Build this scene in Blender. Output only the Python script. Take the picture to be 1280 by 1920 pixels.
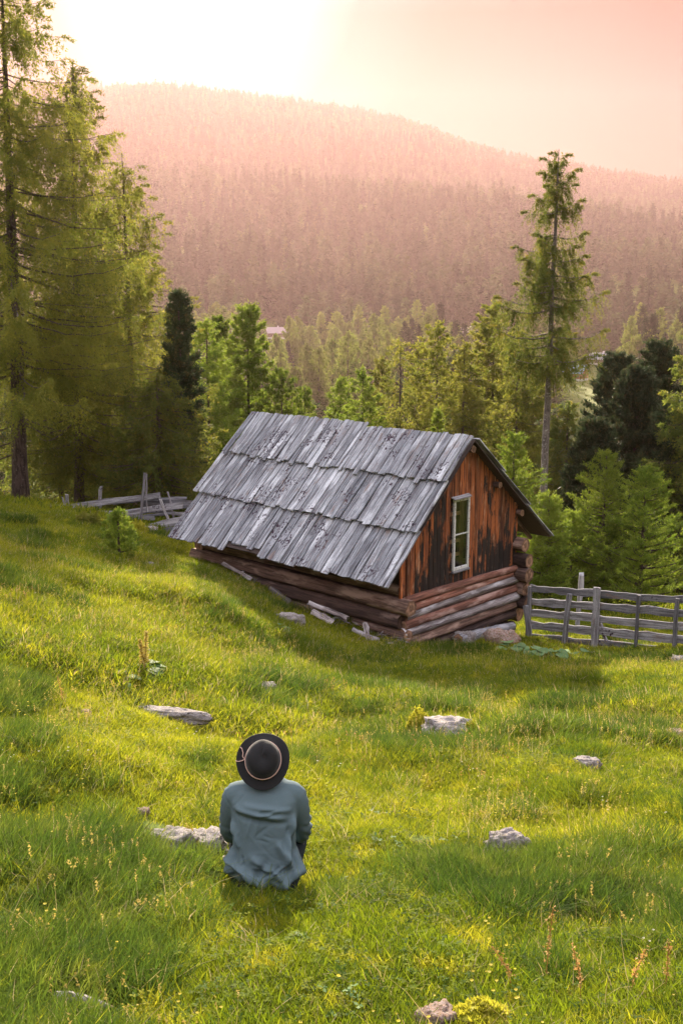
import bpy, bmesh, math, random
import numpy as np
from mathutils import Vector, Matrix, Euler, noise
R_ = math.radians
for o in list(bpy.data.objects): bpy.data.objects.remove(o)
SC = bpy.context.scene
COL = SC.collection
# ------------------------------------------------------------------ camera
PITCH = R_(-10.9); F = 1867.0
cam_d = bpy.data.cameras.new('camera'); cam = bpy.data.objects.new('camera', cam_d); COL.objects.link(cam)
cam_d.sensor_fit = 'VERTICAL'; cam_d.sensor_height = 36.0; cam_d.lens = 36.0*F/1920
cam_d.clip_start = .05; cam_d.clip_end = 9000
cam.rotation_euler = (R_(90)+PITCH, 0, 0); SC.camera = cam
# ------------------------------------------------------------------ light
SUN_EL, SUN_AZ = R_(21.0), R_(-6.0)       # azimuth measured from +Y, negative = left
sun_dir = Vector((math.sin(SUN_AZ)*math.cos(SUN_EL), math.cos(SUN_AZ)*math.cos(SUN_EL), math.sin(SUN_EL)))
W = bpy.data.worlds.new('World'); SC.world = W; W.use_nodes = True
nt = W.node_tree; nt.nodes.clear()
def N(nt, t, **k):
    n = nt.nodes.new(t)
    for a, v in k.items():
        if a == 'inp':
            for q, w in v.items(): n.inputs[q].default_value = w
        else: setattr(n, a, v)
    return n
out = N(nt, 'ShaderNodeOutputWorld')
sky = N(nt, 'ShaderNodeTexSky', sky_type='NISHITA', sun_disc=False, sun_elevation=SUN_EL, sun_rotation=SUN_AZ, altitude=1600, air_density=1.0, dust_density=.7, ozone_density=1.0)
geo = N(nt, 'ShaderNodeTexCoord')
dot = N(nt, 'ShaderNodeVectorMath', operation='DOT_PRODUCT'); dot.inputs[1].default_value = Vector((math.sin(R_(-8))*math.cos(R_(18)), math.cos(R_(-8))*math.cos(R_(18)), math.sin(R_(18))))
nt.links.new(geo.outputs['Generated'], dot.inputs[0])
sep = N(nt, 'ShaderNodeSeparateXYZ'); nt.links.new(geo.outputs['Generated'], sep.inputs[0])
def ramp(nt, stops, fac, interp='LINEAR'):
    r = N(nt, 'ShaderNodeValToRGB'); cr = r.color_ramp; cr.interpolation = interp
    while len(cr.elements) > 1: cr.elements.remove(cr.elements[-1])
    cr.elements[0].position = stops[0][0]; cr.elements[0].color = (*stops[0][1], 1)
    for p, c in stops[1:]:
        e = cr.elements.new(p); e.color = (*c, 1)
    nt.links.new(fac, r.inputs[0]); return r
# veil of evening light round the sun, rose further out, grey blue overhead
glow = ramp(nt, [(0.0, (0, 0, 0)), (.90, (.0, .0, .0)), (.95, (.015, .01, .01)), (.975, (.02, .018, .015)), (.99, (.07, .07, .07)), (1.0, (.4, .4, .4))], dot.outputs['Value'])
elev = ramp(nt, [(0.0, (.08, .065, .04)), (.13, (.06, .04, .03)), (.20, (.03, .008, .014)), (.27, (.0, .0, .0)), (.38, (.25, .16, .20)), (.55, (.88, .82, .88)), (1.0, (1.0, 1.04, 1.18))], sep.outputs['Z'])  # upper stops, out of view, brightened as added fill for roof and grass
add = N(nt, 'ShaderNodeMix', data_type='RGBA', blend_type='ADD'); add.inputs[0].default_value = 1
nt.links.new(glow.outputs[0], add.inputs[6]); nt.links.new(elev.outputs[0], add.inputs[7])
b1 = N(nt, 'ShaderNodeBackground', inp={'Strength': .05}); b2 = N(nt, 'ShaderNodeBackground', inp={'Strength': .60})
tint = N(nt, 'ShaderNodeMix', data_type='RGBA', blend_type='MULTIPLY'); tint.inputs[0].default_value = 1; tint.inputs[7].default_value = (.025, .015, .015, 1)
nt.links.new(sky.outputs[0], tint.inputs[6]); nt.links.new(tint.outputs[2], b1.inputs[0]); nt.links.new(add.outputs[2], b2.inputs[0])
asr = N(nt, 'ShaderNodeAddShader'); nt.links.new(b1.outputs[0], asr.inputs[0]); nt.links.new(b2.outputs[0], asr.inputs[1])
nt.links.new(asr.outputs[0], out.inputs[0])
sun_d = bpy.data.lights.new('sun', 'SUN'); sun_d.energy = 4.8; sun_d.angle = R_(1.6); sun_d.color = (1, .86, .66)
sun = bpy.data.objects.new('sun', sun_d); COL.objects.link(sun)
sun.rotation_euler = (-sun_dir).to_track_quat('-Z', 'Y').to_euler(); sun.location = (0, 0, 60)
SC.view_settings.view_transform = 'Standard'; SC.view_settings.look = 'None'
SC.view_settings.exposure = 1.97; SC.view_settings.gamma = 1; SC.view_settings.use_curve_mapping = False
SC.cycles.max_bounces = 8; SC.cycles.diffuse_bounces = 3; SC.cycles.glossy_bounces = 2
SC.cycles.transmission_bounces = 5; SC.cycles.transparent_max_bounces = 6; SC.cycles.volume_bounces = 1
SC.cycles.use_denoising = True; SC.cycles.caustics_reflective = False; SC.cycles.caustics_refractive = False
HAZE_DENSITY = .00009
# ------------------------------------------------------------------ projection helpers (places in metres)
CP, SP = math.cos(PITCH), math.sin(PITCH)
def ray(px, py):
    a, b = (px-640)/F, (960-py)/F
    return np.array([a, CP - b*SP, SP + b*CP])
def at(px, py, Y):
    d = ray(px, py); return d*(Y/d[1])
# ------------------------------------------------------------------ terrain
CTRL = [(640,1920,3.3),(0,1920,3.15),(1280,1920,3.25),(495,1695,5.1),(640,1500,7.2),(640,1350,10.7),(640,1240,16.0),
        (0,1500,5.6),(0,1200,9.6),(0,1050,15),(0,957,24),(160,975,24.5),(330,1003,25),(250,1100,15.5),(365,1062,21.5),(520,1165,18.3),(560,1135,20.1),
        (745,1216,18),(980,1200,20.9),(900,1207,19.6),(1010,1202,20.4),(1270,1228,18.6),(1280,1500,7.4),(1280,1300,13.2),(1000,1300,13.0),(1000,1400,9.3),
        (1150,1130,28),(1280,1140,27),(250,1300,9.4),(450,1250,13)]
P = [tuple(at(*c)) for c in CTRL]
P += [(0,0,-1.6),(-3,0,-1.2),(3,0,-1.7),(0,-10,1),(-8,3,-1.6),(8,3,-2.9),(-12,10,-2.6),(12,10,-4.8),(-16,24,-3.9),(15,20,-7.1),
      (-9,31,-5.9),(-4,31,-6.9),(-16,34,-6.2),(0,30,-8.0),(5,31,-8.9),(11,33,-9.4),(0,42,-11.4),(-14,44,-9.4),(14,44,-12.4),(0,24.5,-6.7)]
P = np.array(P)
def tps_k(d2): return .5*d2*np.log(d2+1e-9)
def d2m(a, b): return ((a[:, None, :]-b[None, :, :])**2).sum(-1)
_n = len(P); A = np.zeros((_n+3, _n+3)); XY = P[:, :2]
A[:_n, :_n] = tps_k(d2m(XY, XY)) + np.eye(_n)*2.0
A[:_n, _n] = 1; A[:_n, _n+1:] = XY; A[_n, :_n] = 1; A[_n+1:, :_n] = XY.T
TW = np.linalg.solve(A, np.concatenate([P[:, 2], np.zeros(3)]))
def tps(x, y):
    q = np.stack([x.ravel(), y.ravel()], 1); o = np.zeros(len(q))
    for s in range(0, len(q), 20000):
        b = q[s:s+20000]; o[s:s+20000] = tps_k(d2m(b, XY))@TW[:_n] + TW[_n] + b@TW[_n+1:]
    return o.reshape(x.shape)
TT = np.array([-.343, -.236, -.0536, .032, .139, .246, .343])     # x/Y of the skyline samples
RIDGE_PY = np.array([176, 180, 198, 226, 290, 332, 362.])
RIDGE = np.array([at(640+t*F, p, 2000)[2] for t, p in zip(TT, RIDGE_PY)])
CREST = np.array([at(640+t*F, p, 1250)[2] for t, p in zip(TT, [345, 350, 358, 368, 398, 430, 456.])])
def far_h(D, t):
    t = np.clip(t, -.5, .5)
    rg = np.interp(t, TT, RIDGE); cs = np.interp(t, TT, CREST); s = (t+.35)/.7
    dd = [40, 60, 100, 200, 350, 450, 550, 650, 830, 1000, 1250, 1400, 1700, 2000, 2500, 5000]
    zz = [-10.2-1.5*s, -15.5-1.5*s, -25+0*s, -37-1*s, -36-1*s, -31+0*s, -23-3*s, -8-7*s, 34-12*s, 72-22*s, cs, cs*.93, .62*rg+.2*cs, rg, rg*.93, rg*.7]
    L = np.log(np.clip(D, 40, 5000)); dl = np.log(np.array(dd, float)); z = np.zeros_like(D)
    zz = [np.broadcast_to(a, D.shape) for a in zz]
    for i in range(len(dd)-1):
        m = (L >= dl[i]) & (L <= dl[i+1]); f = np.clip((L-dl[i])/(dl[i+1]-dl[i]), 0, 1)
        z = np.where(m, zz[i]*(1-f)+zz[i+1]*f, z)
    return z
def vnoise(x, y, s, seed=0):
    x = x/s; y = y/s; xi = np.floor(x).astype(int); yi = np.floor(y).astype(int); fx = x-xi; fy = y-yi
    fx = fx*fx*(3-2*fx); fy = fy*fy*(3-2*fy)
    def h(a, b):
        n = np.sin(a*127.1+b*311.7+seed*74.7)*43758.5453; return n-np.floor(n)
    return (h(xi, yi)*(1-fx)+h(xi+1, yi)*fx)*(1-fy)+(h(xi, yi+1)*(1-fx)+h(xi+1, yi+1)*fx)*fy
def height(x, y):
    x = np.asarray(x, float); y = np.asarray(y, float); r = np.hypot(x, y)
    az = np.arctan2(x, y); D = r*np.cos(np.clip(az, -.5, .5)); t = np.tan(np.clip(az, -.6, .6))
    k = np.clip((r-34)/16, 0, 1); k = k*k*(3-2*k)
    nx, ny = x*np.minimum(1, 48/np.maximum(r, 1e-3)), y*np.minimum(1, 48/np.maximum(r, 1e-3))
    z = tps(nx, ny)*(1-k) + far_h(D, t)*k
    near = np.clip(1-(r-20)/15, 0, 1)
    bump = (vnoise(x, y, 2.3, 1)-.5)*.26+(vnoise(x, y, .95, 2)-.5)*.20+(vnoise(x, y, .38, 3)-.5)*.09
    mid = np.clip((r-60)/300, 0, 1)
    big = (vnoise(x, y, 160, 4)-.5)*26+(vnoise(x, y, 60, 5)-.5)*9
    bump = bump*(1-np.exp(-((x+.4)**2+(y-5.2)**2)/.5))
    return z + bump*near*np.clip((r-1)/3, 0, 1) + big*mid*np.clip((D-500)/300, .12, 1)
def hz(x, y): return float(height(np.array([x]), np.array([y]))[0])
def on_ground(px, py):
    d = ray(px, py); ys = np.geomspace(2.5, 60, 1500); X = ys*d[0]/d[1]; Z = ys*d[2]/d[1]
    g = height(X, ys); i = np.argmax(Z <= g); return Vector((X[i], ys[i], g[i]))
def put(px, Y):
    x = (px-640)/F*(Y/ray(px, 1000)[1]); return Vector((x, Y, hz(x, Y)))
# ------------------------------------------------------------------ object helpers
def tag(o, label=None, cat=None, group=None, kind=None):
    if label: o['label'] = label
    if cat: o['category'] = cat
    if group: o['group'] = group
    if kind: o['kind'] = kind
    return o
def empty(name, loc=(0, 0, 0), rz=0):
    o = bpy.data.objects.new(name, None); COL.objects.link(o); o.location = loc; o.rotation_euler = (0, 0, rz); o.empty_display_size = .2; return o
class MB:
    def __init__(s): s.v = []; s.f = []; s.m = []; s.n = 0; s.sm = []
    def add(s, v, f, mi=0, smooth=False):
        v = np.asarray(v, float); s.v.append(v)
        for q in f: s.f.append(tuple(int(i)+s.n for i in q)); s.m.append(mi); s.sm.append(smooth)
        s.n += len(v); return s
    def mesh(s, name, mats):
        me = bpy.data.meshes.new(name); me.from_pydata(np.concatenate(s.v).tolist(), [], s.f)
        for m in (mats if isinstance(mats, (list, tuple)) else [mats]): me.materials.append(m)
        me.polygons.foreach_set('material_index', s.m); me.polygons.foreach_set('use_smooth', s.sm); me.update(); return me
    def build(s, name, mats, parent=None, mat=None):
        return mkobj(name, s.mesh(name, mats), parent, mat)
def mkobj(name, me, parent=None, mat=None):
    o = bpy.data.objects.new(name, me); COL.objects.link(o)
    if parent is not None: o.parent = parent
    if mat is not None: o.matrix_local = mat if parent is not None else mat
    return o
def tri_mesh(name, T, mats, mi=None):
    T = np.asarray(T, np.float32); n = len(T); me = bpy.data.meshes.new(name)
    me.vertices.add(3*n); me.vertices.foreach_set('co', T.reshape(-1))
    me.loops.add(3*n); me.loops.foreach_set('vertex_index', np.arange(3*n, dtype=np.int32))
    me.polygons.add(n); me.polygons.foreach_set('loop_start', np.arange(0, 3*n, 3, dtype=np.int32))
    for m in (mats if isinstance(mats, (list, tuple)) else [mats]): me.materials.append(m)
    if mi is not None: me.polygons.foreach_set('material_index', np.asarray(mi, np.int32))
    me.update(calc_edges=True); return me
def tube(pts, rad, sides=8, cap=True, jitter=0, rng=None, phase=0):
    pts = np.asarray(pts, float); n = len(pts); rad = np.broadcast_to(rad, n)
    tan = np.gradient(pts, axis=0); tan /= np.linalg.norm(tan, axis=1)[:, None]+1e-9
    ref = np.array([0, 0, 1.]) if abs(tan[0][2]) < .8 else np.array([1., 0, 0])
    a = np.cross(tan, ref); a /= np.linalg.norm(a, axis=1)[:, None]+1e-9; b = np.cross(tan, a)
    th = np.arange(sides)*2*math.pi/sides+phase
    rr = rad[:, None]*np.ones(sides)
    if jitter: rr = rr*(1+jitter*(rng.random((n, sides))-.5)*2)
    v = pts[:, None, :]+rr[:, :, None]*(np.cos(th)[None, :, None]*a[:, None, :]+np.sin(th)[None, :, None]*b[:, None, :])
    f = [(i*sides+j, i*sides+(j+1) % sides, (i+1)*sides+(j+1) % sides, (i+1)*sides+j) for i in range(n-1) for j in range(sides)]
    if cap: f += [tuple(range(sides))[::-1], tuple((n-1)*sides+j for j in range(sides))]
    return v.reshape(-1, 3), f
# ------------------------------------------------------------------ materials
def material(name):
    m = bpy.data.materials.new(name); m.use_nodes = True; m.node_tree.nodes.clear(); t = m.node_tree
    o = N(t, 'ShaderNodeOutputMaterial'); return m, t, o
def tex(t, kind, scale, coord='Object', stretch=(1, 1, 1), detail=4, rough=.6, rnd=True, dist=0):
    if coord == 'World': c = N(t, 'ShaderNodeNewGeometry').outputs['Position']
    else: c = N(t, 'ShaderNodeTexCoord').outputs[coord]
    if rnd:
        oi = N(t, 'ShaderNodeObjectInfo'); mu = N(t, 'ShaderNodeVectorMath', operation='MULTIPLY_ADD')
        cb = N(t, 'ShaderNodeCombineXYZ'); 
        for i in range(3): t.links.new(oi.outputs['Random'], cb.inputs[i])
        t.links.new(cb.outputs[0], mu.inputs[0]); mu.inputs[1].default_value = (37, 51, 23); t.links.new(c, mu.inputs[2]); c = mu.outputs[0]
    mp = N(t, 'ShaderNodeMapping', inp={'Scale': stretch}); t.links.new(c, mp.inputs[0])
    if kind == 'noise':
        n = N(t, 'ShaderNodeTexNoise', inp={'Scale': scale, 'Detail': detail, 'Roughness': rough, 'Distortion': dist}); t.links.new(mp.outputs[0], n.inputs[0]); return n.outputs[0]
    n = N(t, 'ShaderNodeTexVoronoi', inp={'Scale': scale}); t.links.new(mp.outputs[0], n.inputs[0]); return n.outputs[0]
def mixc(t, fac, a, b, mode='MIX'):
    m = N(t, 'ShaderNodeMix', data_type='RGBA', blend_type=mode)
    for s, i in ((fac, 0), (a, 6), (b, 7)):
        if isinstance(s, (int, float)): m.inputs[i].default_value = s
        elif isinstance(s, tuple): m.inputs[i].default_value = (*s, 1) if len(s) == 3 else s
        else: t.links.new(s, m.inputs[i])
    return m.outputs[2]
def step(t, v, lo, hi):
    m = N(t, 'ShaderNodeMapRange', inp={1: lo, 2: hi}); m.interpolation_type = 'SMOOTHSTEP'; t.links.new(v, m.inputs[0]); return m.outputs[0]
def math_(t, op, a, b=None):
    m = N(t, 'ShaderNodeMath', operation=op)
    for i, s in enumerate((a, b)):
        if s is None: continue
        if isinstance(s, (int, float)): m.inputs[i].default_value = s
        else: t.links.new(s, m.inputs[i])
    return m.outputs[0]
def finish(t, o, col, rough=.85, bump=None, bstr=.5, bdist=.01, trans=0, spec=.3, sheen=0):
    p = N(t, 'ShaderNodeBsdfPrincipled', inp={'Roughness': rough, 'Specular IOR Level': spec})
    if isinstance(col, tuple): p.inputs['Base Color'].default_value = (*col, 1)
    else: t.links.new(col, p.inputs['Base Color'])
    if sheen: p.inputs['Sheen Weight'].default_value = sheen
    if bump is not None:
        b = N(t, 'ShaderNodeBump', inp={'Strength': bstr, 'Distance': bdist}); t.links.new(bump, b.inputs['Height']); t.links.new(b.outputs[0], p.inputs['Normal'])
    res = p.outputs[0]
    if trans:
        tr = N(t, 'ShaderNodeBsdfTranslucent'); 
        if isinstance(col, tuple): tr.inputs[0].default_value = (*col, 1)
        else: t.links.new(col, tr.inputs[0])
        mx = N(t, 'ShaderNodeMixShader', inp={0: trans}); t.links.new(res, mx.inputs[1]); t.links.new(tr.outputs[0], mx.inputs[2]); res = mx.outputs[0]
    t.links.new(res, o.inputs[0])
def oinfo(t): return N(t, 'ShaderNodeObjectInfo').outputs['Random']

def wood_mat(name, base, dark, grain=1.0, spots=0.0, spotcol=(.035, .018, .03), light=None, streak=None, bs=.6):
    m, t, o = material(name)
    g = tex(t, 'noise', 9, stretch=(.12, 2.2, 2.2), detail=6, rough=.7)
    fine = tex(t, 'noise', 40, stretch=(.06, 1.6, 1.6), detail=3, rough=.6)
    c = mixc(t, step(t, g, .35, .62), dark, base)
    c = mixc(t, step(t, fine, .38, .47), tuple(x*.42 for x in base), c)
    if light: c = mixc(t, step(t, tex(t, 'noise', 3, stretch=(.4, 1.5, 1.5)), .5, .66), c, light)
    c = mixc(t, 1.0, c, mixc(t, oinfo(t), (.55, .55, .57), (1.28, 1.26, 1.24)), 'MULTIPLY')
    if spots:
        s = tex(t, 'noise', 17, detail=3, rough=.65); s2 = tex(t, 'noise', 1.5, 'World', detail=3, rnd=False)
        c = mixc(t, math_(t, 'MULTIPLY', step(t, s, .53, .58), step(t, s2, .65-spots, .71-spots)), c, spotcol)
        c = mixc(t, math_(t, 'MULTIPLY', step(t, tex(t, 'noise', 4, stretch=(.5, 1.5, 1)), .58, .70), .55), c, (.20, .13, .10))
        s3 = tex(t, 'noise', 60, detail=2)
        c = mixc(t, math_(t, 'MULTIPLY', step(t, s3, .60, .68), .8), c, spotcol)
    hsum = math_(t, 'ADD', math_(t, 'MULTIPLY', g, .5), fine)
    finish(t, o, c, .88, hsum, bs, .012, spec=.25)
    return m
M = {}
M['roof'] = wood_mat('weathered_roof_wood', (.35, .37, .40), (.13, .125, .14), spots=.12, light=(.46, .48, .51))
M['fence'] = wood_mat('grey_fence_wood', (.33, .33, .35), (.10, .095, .10), spots=.05)
M['silver'] = wood_mat('silvered_wood', (.40, .40, .42), (.14, .13, .14), light=(.5, .5, .52))
M['log'] = wood_mat('brown_log_wood', (.22, .135, .105), (.055, .035, .028), light=(.38, .27, .22), bs=.9)
M['log_red'] = wood_mat('reddish_log_wood', (.36, .16, .11), (.11, .05, .035), light=(.52, .34, .28), bs=.9)
M['log_grey'] = wood_mat('greyed_log_wood', (.36, .32, .32), (.08, .06, .06), light=(.60, .58, .60), bs=.9)
M['log_dark'] = wood_mat('dark_log_wood', (.09, .055, .045), (.03, .02, .018), light=(.2, .14, .12), bs=.9)
def endgrain(name, col):
    m, t, o = material(name)
    a = N(t, 'ShaderNodeAttribute', attribute_name='rr')
    wv = math_(t, 'SINE', math_(t, 'MULTIPLY', math_(t, 'ADD', a.outputs['Fac'], math_(t, 'MULTIPLY', tex(t, 'noise', 6), .12)), 55))
    c = mixc(t, step(t, wv, -.6, 1), tuple(x*.55 for x in col), col)
    c = mixc(t, step(t, tex(t, 'noise', 5), .5, .65), c, tuple(x*.3 for x in col))
    finish(t, o, c, .9, wv, .3, .004); return m
M['end'] = endgrain('log_end_grain', (.33, .19, .12)); M['end_dark'] = endgrain('dark_log_end', (.10, .06, .045))
# gable planks: orange brown heartwood weathered to black lower down
m, t, o = material('gable_plank_wood')
tc = N(t, 'ShaderNodeTexCoord').outputs['Object']; sx = N(t, 'ShaderNodeSeparateXYZ'); t.links.new(tc, sx.inputs[0])
g = tex(t, 'noise', 7, stretch=(.10, 2.5, 2.5), detail=6, rough=.72); fine = tex(t, 'noise', 34, stretch=(.05, 1.7, 1.7), detail=3)
blot = tex(t, 'noise', 2.2, stretch=(.55, 1.6, 1.6), detail=5, rough=.7)
c = mixc(t, step(t, g, .38, .62), (.13, .04, .02), (.50, .15, .045))
c = mixc(t, step(t, tex(t, 'noise', 5, stretch=(.3, 2, 2)), .58, .72), c, (.62, .34, .2))
w = N(t, 'ShaderNodeAttribute', attribute_type='OBJECT', attribute_name='char')
wear = math_(t, 'ADD', math_(t, 'ADD', blot, w.outputs['Fac']), math_(t, 'MULTIPLY', sx.outputs[0], -.085))
c = mixc(t, step(t, wear, .50, .60), c, (.022, .017, .015))
c = mixc(t, step(t, fine, .36, .46), (.03, .015, .01), c)
c = mixc(t, math_(t, 'MULTIPLY', step(t, tex(t, 'noise', 26, stretch=(.07, 2, 2)), .64, .70), .7), c, (.40, .30, .26))
c = mixc(t, 1.0, c, mixc(t, oinfo(t), (.45, .50, .55), (1.15, 1.1, 1.05)), 'MULTIPLY')
finish(t, o, c, .8, math_(t, 'ADD', g, fine), .7, .01, spec=.3); M['gable'] = m
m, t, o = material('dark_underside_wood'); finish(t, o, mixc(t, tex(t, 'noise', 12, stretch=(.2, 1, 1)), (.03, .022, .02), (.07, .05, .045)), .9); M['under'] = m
m, t, o = material('flaking_white_paint')
c = mixc(t, step(t, tex(t, 'noise', 30, detail=5), .54, .62), (.62, .62, .60), (.22, .19, .16)); finish(t, o, c, .6, tex(t, 'noise', 30), .3, .003); M['paint'] = m
m, t, o = material('window_glass')
gl = N(t, 'ShaderNodeBsdfGlossy', inp={'Roughness': .03}); tr = N(t, 'ShaderNodeBsdfTransparent', inp={0: (.75, .8, .78, 1)}); fr = N(t, 'ShaderNodeFresnel', inp={0: 1.5})
mx = N(t, 'ShaderNodeMixShader'); t.links.new(fr.outputs[0], mx.inputs[0]); t.links.new(tr.outputs[0], mx.inputs[1]); t.links.new(gl.outputs[0], mx.inputs[2]); t.links.new(mx.outputs[0], o.inputs[0]); M['glass'] = m
m, t, o = material('raw_inner_wood'); finish(t, o, mixc(t, tex(t, 'noise', 20, stretch=(.2, 1, 1)), (.5, .28, .15), (.7, .45, .26)), .8); M['inner'] = m
def rock_mat(name, a, b, moss):
    m, t, o = material(name)
    n1 = tex(t, 'noise', 6, detail=8, rough=.7); n2 = tex(t, 'noise', 28, detail=4); v = tex(t, 'voronoi', 7)
    c = mixc(t, step(t, n1, .35, .65), a, b); c = mixc(t, step(t, n2, .55, .62), c, tuple(x*.35 for x in a))
    nrm = N(t, 'ShaderNodeSeparateXYZ'); t.links.new(N(t, 'ShaderNodeNewGeometry').outputs['Normal'], nrm.inputs[0])
    c = mixc(t, step(t, tex(t, 'noise', 9, detail=5), .56, .64), c, moss)
    finish(t, o, c, .92, math_(t, 'ADD', n1, math_(t, 'MULTIPLY', n2, .4)), .9, .03); return m
M['rock'] = rock_mat('pale_lichened_rock', (.20, .175, .17), (.38, .34, .33), (.15, .13, .05))
M['rock_brown'] = rock_mat('mossy_brown_rock', (.30, .17, .11), (.42, .34, .32), (.16, .15, .05))
def leaf_mat(name, c1, c2, tip, trans=.45, wscale=.25, rough=.7, spec=.2, rnd=.25):
    m, t, o = material(name)
    n = tex(t, 'noise', wscale, 'World', detail=3, rnd=False); n2 = tex(t, 'noise', wscale*9, 'World', detail=2, rnd=False)
    c = mixc(t, step(t, n, .38, .62), c1, c2); c = mixc(t, step(t, n2, .5, .75), c, tip)
    c = mixc(t, 1.0, c, mixc(t, oinfo(t), (1-rnd,)*3, (1+rnd,)*3), 'MULTIPLY')
    finish(t, o, c, rough, trans=trans, spec=spec); return m
M['larch'] = leaf_mat('larch_needles', (.125, .145, .022), (.19, .195, .028), (.29, .25, .035), .58, .5)
M['larch_dark'] = leaf_mat('old_larch_needles', (.10, .13, .024), (.155, .175, .028), (.25, .21, .03), .6, .4)
M['larch_young'] = leaf_mat('young_larch_needles', (.13, .19, .022), (.20, .26, .03), (.30, .35, .04), .5, .8)
M['pine'] = leaf_mat('stone_pine_needles', (.03, .048, .02), (.05, .07, .026), (.10, .09, .03), .3, .6)
M['mid'] = leaf_mat('hazy_larch_needles', (.11, .145, .03), (.17, .20, .035), (.22, .23, .045), .5, .06, rough=1, spec=0, rnd=.3)
M['far'] = leaf_mat('far_forest_needles', (.05, .07, .03), (.07, .09, .032), (.085, .10, .035), .3, .02, rough=1, spec=0, rnd=.35)
M['far_dark'] = leaf_mat('far_spruce_needles', (.035, .048, .025), (.048, .06, .028), (.055, .065, .028), .25, .02, rough=1, spec=0, rnd=.3)
def bark(name, a, b, li):
    m, t, o = material(name); n = tex(t, 'noise', 9, stretch=(1.6, 1.6, .35), detail=6, rough=.75); n2 = tex(t, 'noise', 14, detail=4)
    c = mixc(t, step(t, n, .38, .6), a, b); c = mixc(t, step(t, n2, .58, .66), c, li); finish(t, o, c, .95, n, 1, .04); return m
M['bark'] = bark('larch_bark', (.035, .025, .022), (.10, .07, .06), (.14, .12, .10))
M['bark_pale'] = bark('lichened_pale_bark', (.08, .065, .06), (.20, .17, .16), (.38, .36, .35))
# ground
m, t, o = material('meadow_ground')
n1 = tex(t, 'noise', .8, 'World', detail=5, rnd=False); n2 = tex(t, 'noise', 9, 'World', detail=6, rnd=False); n3 = tex(t, 'noise', .02, 'World', detail=4, rnd=False)
c = mixc(t, step(t, n1, .35, .65), (.055, .085, .014), (.13, .15, .022)); c = mixc(t, step(t, n2, .52, .7), c, (.07, .05, .022))
c = mixc(t, 0.0, c, (0, 0, 0)); finish(t, o, c, .95, n2, .6, .05, spec=.1); M['ground'] = m
# ------------------------------------------------------------------ haze
def haze():
    x0, x1, y0, y1, z0, z1 = -1500, 1500, -60, 2330, -48, 490
    v = [(x, y, z) for x in (x0, x1) for y in (y0, y1) for z in (z0, z1)]
    f = [(0, 1, 3, 2), (4, 6, 7, 5), (0, 4, 5, 1), (2, 3, 7, 6), (0, 2, 6, 4), (1, 5, 7, 3)]
    m, t, o = material('evening_haze')
    p = N(t, 'ShaderNodeVolumePrincipled', inp={'Density': HAZE_DENSITY, 'Anisotropy': .5, 'Color': (1.0, .66, .65, 1)})
    t.links.new(p.outputs[0], o.inputs['Volume'])
    h = MB().add(v, f).build('haze', m); tag(h, kind='stuff'); h['label'] = 'warm evening haze filling the valley air'
haze()
# ------------------------------------------------------------------ ground sheet
def ground():
    rr = [0.0]+[.8*1.0205**k for k in range(450)]; rr = np.array([r for r in rr if r < 2250]+[2250.])
    fr = np.arange(-34, 34.01, .3); side = np.concatenate([np.arange(38, 180, 6), np.arange(-178, -34, 6)])
    ang = np.radians(np.concatenate([fr, side])); na = len(ang)
    X = rr[1:, None]*np.sin(ang); Y = rr[1:, None]*np.cos(ang)
    ex = 1460/np.maximum(np.abs(X), 1460); ey = np.where(Y < 0, 55/np.maximum(-Y, 55), 1); e = np.minimum(ex, ey); X, Y = X*e, Y*e
    Z = height(X, Y); nr = len(rr)-1
    v = np.concatenate([[[0, 0, hz(0, 0)]], np.stack([X, Y, Z], -1).reshape(-1, 3)])
    me = bpy.data.meshes.new('ground'); nq = (nr-1)*na
    i = np.arange(nr-1)[:, None]; j = np.arange(na)[None, :]; j2 = (j+1) % na
    Q = np.stack([1+i*na+j, 1+(i+1)*na+j, 1+(i+1)*na+j2, 1+i*na+j2], -1).reshape(-1, 4)
    T = np.stack([np.zeros(na, int), 1+np.arange(na), 1+(np.arange(na)+1) % na], -1)
    me.vertices.add(len(v)); me.vertices.foreach_set('co', v.astype(np.float32).reshape(-1))
    li = np.concatenate([Q.reshape(-1), T.reshape(-1)]).astype(np.int32)
    me.loops.add(len(li)); me.loops.foreach_set('vertex_index', li)
    me.polygons.add(nq+na); me.polygons.foreach_set('loop_start', np.concatenate([np.arange(nq)*4, nq*4+np.arange(na)*3]).astype(np.int32))
    me.polygons.foreach_set('use_smooth', np.ones(nq+na, bool)); me.update(calc_edges=True)
    me.materials.append(M['ground']); me.flip_normals() if me.polygons[0].normal.z < 0 else None
    g = mkobj('ground', me); tag(g, kind='structure')
ground()
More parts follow.
